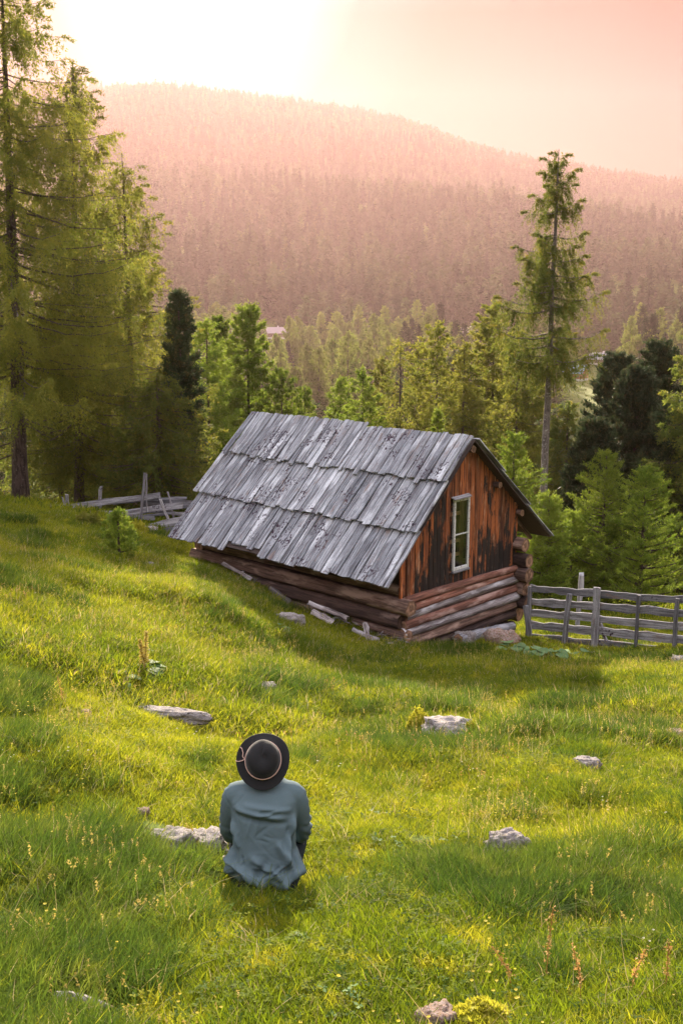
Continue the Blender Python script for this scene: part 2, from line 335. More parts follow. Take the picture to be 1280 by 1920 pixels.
# ------------------------------------------------------------------ scatter of one 'stuff' object
def scatter(name, pts, yaw, tilt, scale, idx, protos, label):
    me = bpy.data.meshes.new(name); n = len(pts); me.vertices.add(n); me.vertices.foreach_set('co', np.asarray(pts, np.float32).reshape(-1))
    a = me.attributes.new('rot', 'FLOAT_VECTOR', 'POINT'); rot = np.stack([tilt*np.cos(yaw), tilt*np.sin(yaw*3), yaw], 1); a.data.foreach_set('vector', rot.astype(np.float32).reshape(-1))
    a = me.attributes.new('sc', 'FLOAT', 'POINT'); a.data.foreach_set('value', np.asarray(scale, np.float32))
    a = me.attributes.new('ix', 'INT', 'POINT'); a.data.foreach_set('value', np.asarray(idx, np.int32))
    o = mkobj(name, me); g = bpy.data.node_groups.new(name, 'GeometryNodeTree')
    g.interface.new_socket('Geometry', in_out='INPUT', socket_type='NodeSocketGeometry'); g.interface.new_socket('Geometry', in_out='OUTPUT', socket_type='NodeSocketGeometry')
    gi = N(g, 'NodeGroupInput'); go = N(g, 'NodeGroupOutput'); jn = N(g, 'GeometryNodeJoinGeometry')
    def attr(nm, ty): q = N(g, 'GeometryNodeInputNamedAttribute', data_type=ty); q.inputs[0].default_value = nm; return q.outputs[0]
    e2 = N(g, 'FunctionNodeEulerToRotation'); g.links.new(attr('rot', 'FLOAT_VECTOR'), e2.inputs[0]); sc = attr('sc', 'FLOAT'); ix = attr('ix', 'INT')
    for k, p in enumerate(protos):
        oi = N(g, 'GeometryNodeObjectInfo'); oi.inputs[0].default_value = p; oi.inputs[1].default_value = True
        cmp = N(g, 'FunctionNodeCompare', data_type='INT', operation='EQUAL'); g.links.new(ix, cmp.inputs[2]); cmp.inputs[3].default_value = k
        ip = N(g, 'GeometryNodeInstanceOnPoints'); g.links.new(gi.outputs[0], ip.inputs[0]); g.links.new(cmp.outputs[0], ip.inputs[1])
        g.links.new(oi.outputs[-1], ip.inputs[2]); g.links.new(e2.outputs[0], ip.inputs[5]); g.links.new(sc, ip.inputs[6]); g.links.new(ip.outputs[0], jn.inputs[0])
    g.links.new(jn.outputs[0], go.inputs[0]); md = o.modifiers.new('scatter', 'NODES'); md.node_group = g
    tag(o, label, kind='stuff'); return o
def proto(me): return bpy.data.objects.new(me.name, me)      # never linked: only the source shape of a scatter
# ------------------------------------------------------------------ trees
def unit(a): return a/(np.linalg.norm(a, axis=-1, keepdims=True)+1e-9)
def foliage(rng, starts, dirs, lens, k, hang, tuft, width, per, up=0.0):
    """small needle tufts along every twig: starts (n,3), unit dirs (n,3), lens (n)"""
    n = len(starts); s = (np.arange(k)+.6)/k
    q = starts[:, None, :]+dirs[:, None, :]*(lens[:, None]*s)[:, :, None]
    q[:, :, 2] -= hang*lens[:, None]*s**1.6
    q = np.repeat(q.reshape(-1, 3), per, 0); d = np.repeat(np.repeat(dirs, k, 0), per, 0)
    m = len(q); q = q+rng.normal(0, tuft*.35, (m, 3))
    a = unit(d*.5+rng.normal(0, .65, (m, 3))+np.array([0, 0, up-hang*.5])); b = unit(np.cross(a, rng.normal(0, 1, (m, 3))))
    l = tuft*rng.uniform(.6, 1.4, (m, 1)); w = width*rng.uniform(.6, 1.3, (m, 1))
    return np.stack([q-b*w, q+b*w, q+a*l], 1)
def conifer(seed, H, R, base=.15, nl=90, droop=.25, tip=.25, hang=.6, twig=.9, sp=.16, tuft=.10, width=.022, per=2, k=6, trunk=.2,
            lean=(0, 0), rag=.5, power=.85, bare=0.0, limb_r=.035, up=0.0, dead=0, gap=0.0, dens_pow=1):
    rng = np.random.default_rng(seed)
    hs = np.linspace(0, 1, 14); wob = np.cumsum(rng.normal(0, .012*H/14, (14, 2)), 0)
    tr = np.stack([lean[0]*hs+wob[:, 0], lean[1]*hs+wob[:, 1], hs*H-.5*(hs == 0)], 1)
    rad = trunk*(1-hs)**.8*(1+.45*np.exp(-hs*22))+.012
    mb = MB(); mb.add(*tube(tr, rad, 9, jitter=.08, rng=rng), 0, True)
    T = []
    for i in range(nl):
        u = (i+rng.random())/nl; u = u**dens_pow
        h = base+(1-base)*u*.985
        if gap and math.sin(h*31+seed) > 1-gap: continue
        az = i*2.399+rng.normal(0, .5)
        L = R*((1-u)**power*(1-.35*math.exp(-u*9)) + .03)*(1-rag*rng.random()**1.5)
        if L < .08: L = .08
        p0 = np.array([np.interp(h, hs, tr[:, 0]), np.interp(h, hs, tr[:, 1]), h*H])
        dr = np.array([math.cos(az), math.sin(az), 0]); s = np.linspace(0, 1, 9)
        dz = L*(-droop*s+tip*s**2.6)+rng.normal(0, .01*L, 9).cumsum()
        bend = rng.normal(0, .12)*L*s**2
        pl = p0+dr*(L*s)[:, None]+np.array([-dr[1], dr[0], 0])*bend[:, None]; pl[:, 2] += dz
        lr = max(.006, limb_r*(L/R))
        if L > .35: mb.add(*tube(pl, lr*(1-s*.85)+.003, 4, cap=False), 0, True)
        n = max(3, int(L/sp*2)); ss = rng.uniform(bare*(1-u)+.05, 1.0, n)
        P0 = np.stack([np.interp(ss, s, pl[:, c]) for c in range(3)], 1)
        side = np.where(rng.random(n) < .5, 1, -1)[:, None]*np.array([-dr[1], dr[0], 0])
        D = unit(side*rng.uniform(.4, 1, (n, 1))+dr*rng.uniform(.2, .9, (n, 1))+np.array([0, 0, 1])*(up-hang*.6+rng.normal(0, .25, (n, 1))))
        ln = twig*min(1, .35+.65*L/R)*(1-.55*ss)*rng.uniform(.5, 1.3, n)
        T.append(foliage(rng, P0, D, ln, k, hang, tuft, width, per, up))
        tipd = np.repeat(unit(pl[-1]-pl[-3])[None], 3, 0)
        T.append(foliage(rng, np.repeat(pl[-1][None], 3, 0), tipd, np.full(3, twig*.3), k, hang*.4, tuft, width, per, up))
    T.append(foliage(rng, np.repeat(tr[-2][None], 4, 0), unit(np.array([[.1, 0, 1.], [0, .1, 1], [-.1, 0, 1], [0, 0, 1]])), np.full(4, H*.075), 10, 0, tuft, width, per))
    for i in range(dead):
        h = rng.uniform(.08, base+.35); az = rng.uniform(0, 6.28); L = rng.uniform(.25, .8)*R*.7; s = np.linspace(0, 1, 7)
        p0 = np.array([np.interp(h, hs, tr[:, 0]), np.interp(h, hs, tr[:, 1]), h*H]); dr = np.array([math.cos(az), math.sin(az), 0])
        pl = p0+dr*(L*s)[:, None]; pl[:, 2] += L*(-.35*s+.1*s**3); mb.add(*tube(pl, .028*(1-s*.9), 4, cap=False), 0, True)
    return mb, np.concatenate(T)
def tree(name, label, cat, loc, crown_mat, bark_mat, rz=0, group=None, **k):
    mb, T = conifer(**k); e = empty(name, loc, rz)
    mb.build('trunk', bark_mat, e); mkobj('crown', tri_mesh('crown', T, crown_mat), e)
    return tag(e, label, cat, group)
def tree_px(px, top, Y, **k):
    """a tree standing on the ground at picture column px, depth Y metres, as tall as the photograph shows it"""
    loc = put(px, Y); loc.z -= .15; return loc, at(px, top, Y)[2]-loc.z
NTREE = [0]
def near(name, label, px, top, Y, wpx, crown, bark_m, cat='tree', topx=None, group=None, **k):
    loc, H = tree_px(px, top, Y); R = wpx/2/F*Y*1.4; k['nl'] = int(k['nl']*1.35); k['trunk'] *= .78; NTREE[0] += 1
    if topx is not None: k['lean'] = (at(topx, max(top, 0), Y)[0]-loc.x, 0)
    else: loc.x = at(px, top, Y)[0]; loc.z = hz(loc.x, loc.y)-.15; H = at(px, top, Y)[2]-loc.z
    return tree(name, label, cat, loc, crown, bark_m, rz=0, group=group, seed=100+NTREE[0], H=H, R=R, **k)
LAR, LD, LY, PI_ = M['larch'], M['larch_dark'], M['larch_young'], M['pine']
BK, BP = M['bark'], M['bark_pale']
# --- left stand
near('larch_tree', 'tall old larch at the left edge with a dark bare trunk', 44, -60, 28, 520, LAR, BK, topx=8,
     base=.22, nl=150, droop=.30, tip=.22, hang=.9, twig=1.15, sp=.14, tuft=.09, width=.017, k=11, per=2, trunk=.27, bare=.1, rag=.5, power=.6, dead=26, gap=.15)
near('larch_tree', 'slender larch just right of the tall old one, feathery top against the sky', 150, 110, 33, 350, LAR, BK, topx=135,
     base=.12, nl=130, droop=.28, tip=.25, hang=.9, twig=1.1, sp=.15, tuft=.09, width=.018, k=11, per=2, trunk=.2, rag=.55, power=.7, dead=10)
near('larch_tree', 'broad golden green larch on the right side of the left stand of trees', 232, 285, 36, 300, LAR, BK,
     base=.10, nl=110, droop=.25, tip=.28, hang=.85, twig=1.1, sp=.15, tuft=.095, width=.019, k=11, per=2, trunk=.18, rag=.5, power=.62, gap=.12)
near('larch_tree', 'drooping larch low behind the collapsed fence, hanging foliage left of the cabin roof', 292, 700, 30, 230, LD, BK,
     base=.06, nl=80, droop=.32, tip=.2, hang=.8, twig=.9, sp=.15, tuft=.11, width=.024, k=7, per=2, trunk=.13, rag=.45, power=.55)
near('larch_tree', 'shaded larch filling the gap between the old trunk and the slender larch', 95, 560, 38, 260, LD, BK,
     base=.05, nl=80, droop=.3, tip=.2, hang=.7, twig=1.1, sp=.2, tuft=.13, width=.03, k=6, per=2, trunk=.14, power=.5)
near('larch_tree', 'shaded larch standing behind the broad golden green one', 200, 600, 42, 280, LAR, BK,
     base=.05, nl=80, droop=.3, tip=.2, hang=.7, twig=1.1, sp=.2, tuft=.14, width=.03, k=6, per=2, trunk=.14, power=.5)
near('stone_pine', 'slim dark stone pine rising beside the golden larch, left of the bright green ones', 334, 543, 32.5, 84, PI_, BK,
     base=.1, nl=100, droop=.0, tip=.35, hang=.0, twig=.4, sp=.08, tuft=.12, width=.026, k=4, per=4, trunk=.13, power=.55, up=.5, rag=.35)
near('larch_tree', 'bright green young larch with a pointed top, right of the slim dark pine', 385, 595, 46, 170, LY, BK,
     base=.05, nl=90, droop=.1, tip=.25, hang=.25, twig=.8, sp=.13, tuft=.14, width=.03, k=5, per=3, trunk=.14, power=.7, rag=.3)
near('larch_tree', 'clumpy bright green larch with a rounded top, behind the left end of the cabin roof', 462, 568, 52, 160, LY, BK,
     base=.1, nl=80, droop=.0, tip=.3, hang=.1, twig=.9, sp=.13, tuft=.17, width=.04, k=5, per=4, trunk=.16, power=.55, rag=.45, up=.3)
near('larch_tree', 'clumpy green larch left of the rounded one, darker and half hidden', 412, 592, 56, 130, LY, BK,
     base=.1, nl=80, droop=.0, tip=.3, hang=.1, twig=.9, sp=.13, tuft=.17, width=.04, k=5, per=4, trunk=.16, power=.6, rag=.45, up=.3)
near('larch_tree', 'lowest bright larch of the clump over the left end of the roof ridge', 530, 690, 50, 120, LY, BK,
     base=.05, nl=60, droop=.0, tip=.3, hang=.1, twig=.8, sp=.13, tuft=.16, width=.036, k=5, per=3, trunk=.12, power=.55, rag=.4, up=.3)
# --- middle, behind the cabin
near('larch_tree', 'small yellow green larch behind the middle of the roof ridge, leftmost of its row', 682, 688, 55, 135, LY, BK,
     base=.05, nl=70, droop=.12, tip=.25, hang=.25, twig=.8, sp=.13, tuft=.16, width=.036, k=5, per=3, trunk=.12, power=.6)
near('larch_tree', 'thin larch with a visible trunk and sparse limbs, behind the right half of the ridge', 750, 632, 56, 202, LAR, BK,
     base=.05, nl=70, droop=.15, tip=.2, hang=.5, twig=.9, sp=.2, tuft=.14, width=.03, k=6, per=2, trunk=.16, power=.7, gap=.2)
near('larch_tree', 'larch with upswept side limbs between the thin larch and the pointed one', 822, 600, 54, 189, LAR, BK,
     base=.05, nl=80, droop=.2, tip=.35, hang=.45, twig=.9, sp=.16, tuft=.14, width=.032, k=6, per=3, trunk=.15, power=.6)
near('larch_tree', 'hanging larch close behind the gable peak, reaching from the ridge to the pointed crown', 872, 640, 46, 170, LAR, BK,
     base=.04, nl=80, droop=.25, tip=.2, hang=.6, twig=.9, sp=.16, tuft=.13, width=.03, k=6, per=3, trunk=.14, power=.5)
near('larch_tree', 'dense pointed larch left of the tall lone larch, its dome above the others', 926, 562, 58, 162, LAR, BK,
     base=.1, nl=100, droop=.12, tip=.25, hang=.35, twig=.9, sp=.13, tuft=.15, width=.035, k=5, per=4, trunk=.16, power=.55)
near('larch_tree', 'wide soft larch directly behind the pale trunk of the tall lone larch', 975, 612, 48, 200, LAR, BK,
     base=.04, nl=100, droop=.22, tip=.2, hang=.6, twig=1.0, sp=.17, tuft=.14, width=.03, k=6, per=3, trunk=.17, power=.6)
near('larch_tree', 'larch filling in to the right of the pale trunk, in front of the dark pines', 1066, 752, 44, 150, LD, BK,
     base=.04, nl=80, droop=.25, tip=.2, hang=.6, twig=.9, sp=.17, tuft=.13, width=.03, k=6, per=3, trunk=.13, power=.5)
near('larch_tree', 'small feathery larch peeping over the ridge right of the middle', 822, 765, 36, 60, LY, BK,
     base=.03, nl=60, droop=.1, tip=.25, hang=.1, twig=.5, sp=.10, tuft=.10, width=.022, k=5, per=3, trunk=.07, power=.7)
for px_, top_, Y_, w_, lb_ in ((640, 705, 64, 110, 'short bushy larch over the roof middle, left of the small yellow green one'), (715, 668, 66, 120, 'bushy larch between the small yellow green larch and the thin one'),
        (786, 640, 64, 120, 'bushy pale larch right of the thin larch with the visible trunk'), (1002, 668, 62, 90, 'soft larch just right of the pale trunk, far behind it'), (572, 725, 60, 80, 'low rounded larch over the left third of the roof'), (960, 640, 62, 120, 'soft pointed larch between the dense pointed larch and the pale trunk')):
    near('larch_tree', lb_, px_, top_, Y_, w_, LY if px_ < 700 else LAR, BK, base=.04, nl=80, droop=.1, tip=.28, hang=.3, twig=.9, sp=.14, tuft=.16, width=.038, k=5, per=3, trunk=.14, power=.6, rag=.4, up=.1)
# --- the tall lone larch
near('larch_tree', 'tall lone larch with a pale bare trunk and ragged crown, behind the cabin', 1012, 280, 33, 172, LD, BP, topx=1048,
     base=.53, nl=56, droop=.25, tip=.32, hang=1.0, twig=.9, sp=.08, tuft=.075, width=.014, k=13, per=3, trunk=.20, power=.62, rag=.6, gap=.12, limb_r=.04, dead=0)
# --- right
for px, top, Y, w, lb in ((1160, 662, 44, 130, 'dark stone pine with twin rounded tops, left one of the dark group at the right'),
                          (1238, 640, 43, 150, 'tallest dark stone pine of the group at the right, rounded bushy top'),
                          (1196, 690, 40, 130, 'dark stone pine squeezed in the middle of the dark group at the right'),
                          (1118, 790, 38, 110, 'low dark stone pine behind the young larches, left end of the dark group')):
    near('stone_pine', lb, px, top, Y, w, PI_, BK, base=.05, nl=150, droop=.0, tip=.35, hang=0, twig=.6, sp=.09, tuft=.17, width=.035, k=4, per=4, trunk=.2, power=.45, up=.6, rag=.35)
near('larch_tree', 'larch at the right edge, its drooping limbs reaching in front of the dark pines', 1318, 590, 36, 160, LD, BK,
     base=.1, nl=80, droop=.3, tip=.2, hang=.65, twig=.9, sp=.15, tuft=.12, width=.026, k=6, per=3, trunk=.15, power=.5)
near('stone_pine', 'dark stone pine at the right edge behind the grey fence, beside the larch', 1290, 760, 38, 190, PI_, BK,
     base=.03, nl=120, droop=.0, tip=.3, hang=0, twig=.7, sp=.11, tuft=.18, width=.04, k=4, per=4, trunk=.2, power=.4, up=.4, rag=.3)
YG = dict(base=.04, droop=-.15, tip=.25, hang=.0, twig=.6, tuft=.075, width=.014, k=8, per=2, up=.5, rag=.6)
near('young_larch', 'bright green young larch with a spiky leader behind the grey fence', 1137, 848, 27, 170, LY, BK, nl=78, sp=.10, trunk=.07, power=.75, **YG)
near('young_larch', 'bright green young larch right of the spiky one, broader and slightly lower', 1212, 876, 26, 160, LY, BK, nl=78, sp=.10, trunk=.07, power=.7, **YG)
near('young_larch', 'fresh green young larch right behind the gable roof edge, below the pale trunk', 965, 812, 29, 190, LY, BK, nl=95, sp=.095, trunk=.07, power=.8, **YG)
near('young_larch', 'fresh green young larch low between the gable eave and the grey fence', 1030, 930, 25.5, 110, LY, BK, nl=70, sp=.085, trunk=.05, power=.65, **YG)
near('young_larch', 'small fresh larch at the foot of the pale trunk, left of the spiky one', 1075, 960, 27, 90, LY, BK, nl=60, sp=.085, trunk=.05, power=.6, **YG)
near('sapling', 'tiny young larch alone in the meadow left of the cabin', 221, 958, 19.5, 56, LY, BK, base=.12, nl=34, droop=-.1, tip=.3, hang=0, twig=.2, sp=.06, tuft=.05, width=.014, k=4, per=3, trunk=.03, power=.5, up=.4, limb_r=.012)
# --- far forest
def far_mesh(name, seed, H, R, lay, per, mat, pw=1.0, round_=0):
    rng = np.random.default_rng(seed); T = []
    for i in range(lay):
        u = i/(lay-1); z = H*(.10+.88*u); r = R*((1-u)**pw*(1-.3*math.exp(-u*8))+.04)*(1+rng.normal(0, .08))
        n = max(5, int(per*(r/R)**.7)); a = np.arange(n)*2*math.pi/n+rng.random()*6+rng.normal(0, .15, n); rr = r*rng.uniform(.65, 1.12, n)
        da = math.pi/n*1.25; dz = H/lay*rng.uniform(1.0, 1.9, n); h0 = H/lay*.9
        c = np.stack([rr*np.cos(a), rr*np.sin(a), z-dz*.55], 1)
        l = np.stack([rr*.42*np.cos(a-da), rr*.42*np.sin(a-da), np.full(n, z+h0*.35)], 1); q = np.stack([rr*.42*np.cos(a+da), rr*.42*np.sin(a+da), np.full(n, z+h0*.35)], 1)
        t = np.stack([0*a, 0*a, np.full(n, z+h0*1.2)], 1)
        T += [np.stack([l, c, q], 1), np.stack([l, q, t], 1)]
        m = n*2; aa = rng.uniform(0, 6.28, m); r2 = r*rng.uniform(.5, 1.1, m); p = np.stack([r2*np.cos(aa), r2*np.sin(aa), z+rng.normal(0, h0*.4, m)], 1)
        e = R*.20; T.append(p[:, None, :]+rng.normal(0, 1, (m, 3, 3))*np.array([e, e, e*.6]))
    T = np.concatenate(T); tr = tube(np.array([[0, 0, -1], [0, 0, H*.5], [0, 0, H*.99]]), [R*.07, R*.05, .02], 5, cap=False)
    tt = np.array([[tr[0][a] for a in (f[0], f[1], f[2])] for f in tr[1]]+[[tr[0][a] for a in (f[0], f[2], f[3])] for f in tr[1]])
    return tri_mesh(name, np.concatenate([T, tt]), [mat, BK], np.concatenate([np.zeros(len(T)), np.ones(len(tt))]))
FARM = [far_mesh('far_spruce', 1, 18, 4.0, 15, 12, M['far_dark'], 1.0), far_mesh('far_larch', 2, 17, 4.8, 14, 12, M['far'], .8), far_mesh('far_larch', 3, 15, 5.2, 12, 12, M['far'], .65),
        far_mesh('far_spruce', 4, 20, 3.7, 17, 11, M['far_dark'], .9), far_mesh('far_larch', 5, 19, 4.5, 15, 12, M['far'], .9)]
def mid_mesh(seed, mat, **k):
    mb, T = conifer(seed=seed, **k); return mb.mesh('trunk', BK), tri_mesh('crown', T, mat)
_c = dict(twig=1.3, sp=.34, tuft=.42, width=.10, k=4, per=2, trunk=.22, rag=.35)
_L = M['mid']
MID = {0: mid_mesh(51, M['far_dark'], H=19, R=4.0, base=.06, nl=80, droop=.25, tip=.1, hang=.2, power=.85, **_c), 3: mid_mesh(52, M['far_dark'], H=21, R=3.5, base=.08, nl=80, droop=.25, tip=.1, hang=.25, power=.8, **_c),
       1: mid_mesh(53, _L, H=18, R=4.8, base=.08, nl=75, droop=.1, tip=.2, hang=.3, power=.75, **_c), 2: mid_mesh(54, _L, H=16, R=5.0, base=.08, nl=75, droop=.0, tip=.2, hang=.2, power=.55, **_c),
       4: mid_mesh(55, _L, H=20, R=4.4, base=.12, nl=75, droop=.15, tip=.2, hang=.4, power=.7, **_c)}
HOUSES = [(1078, 690, 500), (522, 628, 640), (880, 630, 640), (1135, 652, 560)]
def far_forest():
    rng = np.random.default_rng(7); pts = []
    def gen(n, d0, d1):
        D = np.sqrt(rng.uniform(d0**2, d1**2, n)); t = rng.uniform(-.44, .44, n); return np.stack([D*t, D], 1)
    P2 = np.concatenate([gen(130, 130, 300), gen(1500, 280, 600), gen(2300, 600, 1000), gen(5200, 1000, 1500), gen(14000, 1500, 2080), gen(1600, 1980, 2030)])
    x, y = P2[:, 0], P2[:, 1]; px = 640+F*x/(y/ray(640, 700)[1]); keep = np.ones(len(x), bool)
    for hx, hy, hd in HOUSES:                       # clearings round the farmsteads
        hX = (hx-640)/F*hd; keep &= ~((np.abs(x/y*hd-hX) < 15) & (y > hd-110) & (y < hd+14)) & ~((np.abs(x/y*hd-hX) < 9) & (y < hd) & (y > (0 if hd < 600 else 480)))
    X0 = (605-640)/F*430; keep &= ~((np.abs(x-X0) < 11) & (y > 380) & (y < 470))
    keep &= ~((y < 300) & (vnoise(x, y, 30, 9) < .3))
    keep &= vnoise(x, y, 45, 12) > .13
    x, y = x[keep], y[keep]; z = height(x, y); n = len(x)
    sc = .75+1.15*rng.random(n)**1.3*np.where(y < 300, .75, 1)*np.interp(y, [900, 1500, 2000], [1, .72, .62]); grove = vnoise(x, y, 70, 15)+rng.normal(0, .22, n)+np.where(y < 600, .18, 0)
    ix = np.where(grove > .5, rng.choice([1, 2, 4], n), rng.choice([0, 3], n)); yaw = rng.uniform(0, 6.28, n)
    ipx = 640+F*x/(y*CP+z*SP); inview = (np.abs(ipx-640) < 690); tz = z+18*sc; tpy = 960-F*(tz*CP-y*SP)/(y*CP+tz*SP); occ = np.interp(ipx, [290, 310, 350, 480, 540, 600, 650, 820, 930, 1080, 1130, 1290], [0, 560, 590, 600, 700, 770, 705, 640, 600, 680, 690, 640]); seen = inview & (tpy < occ)
    o = np.argsort(np.where(seen, y, 1e6)); first = o[:260]; rest = o[260:]
    kinds = {0: ('spruce_tree', 'dark pointed spruce'), 3: ('spruce_tree', 'dark slender spruce'), 1: ('larch_tree', 'pale green cone shaped larch'), 2: ('larch_tree', 'pale green round crowned larch'), 4: ('larch_tree', 'tall pale green larch')}
    def place(px_, d):
        c = ['behind the left stand', 'right of the slim pine', 'above the left ridge end', 'above the roof middle', 'left of the lone larch', 'right of the lone larch', 'above the dark pines'][int(np.searchsorted([330, 450, 620, 800, 1020, 1130], px_))]
        return ['in the nearest row', 'in mid valley', 'far across the valley'][int(np.searchsorted([300, 400], d))]+', '+c
    for i in first:
        k = int(ix[i]); nm, lb = kinds[k]; lb = lb+' '+place(ipx[i], y[i]); gr = 'far trees: '+lb
        q = empty(nm); mkobj('trunk', MID[k][0], q); mkobj('crown', MID[k][1], q); q.location = (x[i], y[i], z[i]-.3); q.rotation_euler = (0, 0, yaw[i]); q.scale = (sc[i],)*3; tag(q, lb, 'tree', gr)
    scatter('mountain_forest', np.stack([x, y, z-.3], 1)[rest], yaw[rest], 0.0*yaw[rest], sc[rest], ix[rest], [proto(m) for m in FARM], 'dense conifer forest covering the hazy mountainside')
far_forest()
# ------------------------------------------------------------------ cabin
rngC = np.random.default_rng(11)
def frame_mat(o, X, Yh):
    X = Vector(X).normalized(); Z = X.cross(Vector(Yh)).normalized(); Y = Z.cross(X)
    m = Matrix((X, Y, Z)).transposed().to_4x4(); m.translation = Vector(o); return m
def plank_mesh(name, L, w, t, mat, rng, nseg=5, rag=(.0, .03), warp=.006, wob=.006, taper=0):
    v = []; xs = np.linspace(0, L, nseg+1)
    e = [rng.uniform(*rag, 5) if rag[1] else np.zeros(5) for _ in (0, 1)]
    for i, x in enumerate(xs):
        dz = rng.normal(0, warp); l, r = rng.normal(0, wob, 2); ww = w*(1-taper*x/L)
        sec = [(-ww/2+l, 0), (-ww/2+l*.8+.004, t), (rng.normal(0, w*.06), t+abs(rng.normal(0, .002))), (ww/2+r*.8-.004, t), (ww/2+r, 0)]
        for k, (y, z) in enumerate(sec):
            xx = x + (e[0][k] if i == 0 else 0) - (e[1][k]*(1.6 if k == 2 else 1) if i == nseg else 0)
            v.append((xx, y, z+dz*(0 if i in (0,) else 1)))
    f = []
    for i in range(nseg):
        a, b = i*5, (i+1)*5
        for k in range(5): k2 = (k+1) % 5; f.append((a+k, b+k, b+k2, a+k2))
    f += [(0, 1, 2, 3, 4), tuple(nseg*5+k for k in (4, 3, 2, 1, 0))]
    return MB().add(v, f).mesh(name, mat)
def log_mesh(name, L, r, mat, endm, rng, sides=14, seg=16, bow=.012, taper=.1, crack=.10):
    xs = np.linspace(0, L, seg); th = np.arange(sides)*2*math.pi/sides
    ph = rng.uniform(0, 100); lobes = np.interp(np.linspace(0, 1, sides, endpoint=False), np.linspace(0, 1, sides+1), np.append(rng.normal(0, crack, sides), 0))
    rr = r*(1-taper*xs/L)[:, None]*(1+lobes[None, :]*(.7+.3*np.sin(xs*1.7+ph))[:, None]+rng.normal(0, crack*.22, (seg, sides)))
    cy = bow*np.sin(xs/L*math.pi+rng.normal(0, .3))+rng.normal(0, .004, seg); cz = bow*np.sin(xs/L*3+ph)
    v = np.stack([np.repeat(xs[:, None], sides, 1)+(rng.normal(0, .004, (seg, sides))), cy[:, None]+rr*np.cos(th), cz[:, None]+rr*np.sin(th)], -1).reshape(-1, 3)
    f = [(i*sides+j, (i+1)*sides+j, (i+1)*sides+(j+1) % sides, i*sides+(j+1) % sides) for i in range(seg-1) for j in range(sides)]
    mb = MB(); mb.add(v, f, 0, True)
    R = []; 
    for i, s in ((0, 1), (seg-1, -1)):
        ring = v[i*sides:(i+1)*sides]; c = ring.mean(0); mid = c+(ring-c)*.5; mid[:, 0] += rng.normal(0, .004, sides)
        vv = np.concatenate([ring, mid, [c-np.array([s*.004, 0, 0])]]); ff = []
        for j in range(sides):
            k = (j+1) % sides; q = [(j, k, sides+k, sides+j), (sides+j, sides+k, 2*sides)]
            ff += q if s == 1 else [a[::-1] for a in q]
        mb.add(vv, ff, 1); R += [r]*sides+[r*.5]*sides+[0]
    me = mb.mesh(name, [mat, endm]); at_ = me.attributes.new('rr', 'FLOAT', 'POINT'); at_.data.foreach_set('value', np.array([r]*len(v)+R, np.float32)); return me
CO = Vector((1.12, 18.0, -6.14)); CW, CL, CH = 3.80, 6.15, 3.83
cabin = empty('log_cabin', CO, .809)
tag(cabin, 'weathered log cabin with silver board roof and orange brown plank gable, sunk in the meadow', 'cabin')
def Cw(u, v, w): return cabin_mw @ Vector((u, v, w))
cabin_mw = Matrix.Translation(CO) @ Matrix.Rotation(.809, 4, 'Z')
RU = 1.93; OV = .22; EU, EW = -.61, 1.36; FU, FW = 4.87, 1.42
def part(name, me, mat, parent=cabin): return mkobj(name, me, parent, mat)
sn = Vector((RU-EU, 0, CH-EW)); SLn = sn.length; sn.normalize(); nn = Vector((-sn.z, 0, sn.x))       # up-slope and outward normal, near side
sf = Vector((RU-FU, 0, CH-FW)); SLf = sf.length; sf.normalize(); nf = Vector((-sf.z, 0, sf.x)); nf = nf if nf.z > 0 else -nf
# roof boards, three courses, lowest first; every board lies on the one below
for course in range(3):
    v = -OV; 
    while v < CL+.12:
        w = rngC.choice([.10, .13, .155, .175, .20], p=[.15, .25, .25, .2, .15])*rngC.uniform(.9, 1.1); w = min(w, CL+.30-v)
        if w < .06: break
        base_lo = SLn*course/3; L = SLn/3+.13; drop = rngC.normal(0, .018)
        if course == 0:
            if 3.25 < v < 4.35: drop -= .16+rngC.normal(0, .03)
            if v > 4.35: drop += .02
            drop += .05*(v/CL)
        if course == 2:
            L = SLn/3+.03+(.09 if v > 2.55 else 0.0)+rngC.normal(0, .008)
            if 2.35 < v < 2.55: L -= .05
            if rngC.random() < .12: drop += .07
        z0 = .035+.042*course+rngC.uniform(0, .010); hi = base_lo+L
        P0 = Vector((EU, v+w/2+rngC.normal(0, .004), EW))+sn*hi+nn*z0; dirn = (-sn+Vector((0, rngC.normal(0, .010), 0))-nn*(-.022*(1 if course else .3)+rngC.normal(0, .003))).normalized()
        me = plank_mesh('roof_board', L+drop, w-rngC.uniform(.008, .030), .028, M['roof'], rngC, 5, (0, .035), .0035, .004)
        b = part('roof_board', me, frame_mat(P0, dirn, Vector((0, -1, 0)) if dirn.cross(Vector((0, -1, 0))).dot(nn) > 0 else Vector((0, 1, 0))))
        v += w
    v = -OV
    while v < CL:
        w = rngC.uniform(.16, .26); L = SLf/3+(.13 if course < 2 else -.02)+rngC.normal(0, .02)
        P0 = Vector((FU, v+w/2, FW))+sf*(SLf*course/3+L)+nf*(.035+.03*course); dirn = -sf+nf*.02
        me = plank_mesh('roof_board', L, w-.006, .022, M['roof'], rngC, 4, (0, .03), .003, .003)
        part('roof_board', me, frame_mat(P0, dirn, Vector((0, -1, 0)) if dirn.cross(Vector((0, -1, 0))).dot(nf) > 0 else Vector((0, 1, 0)))); v += w
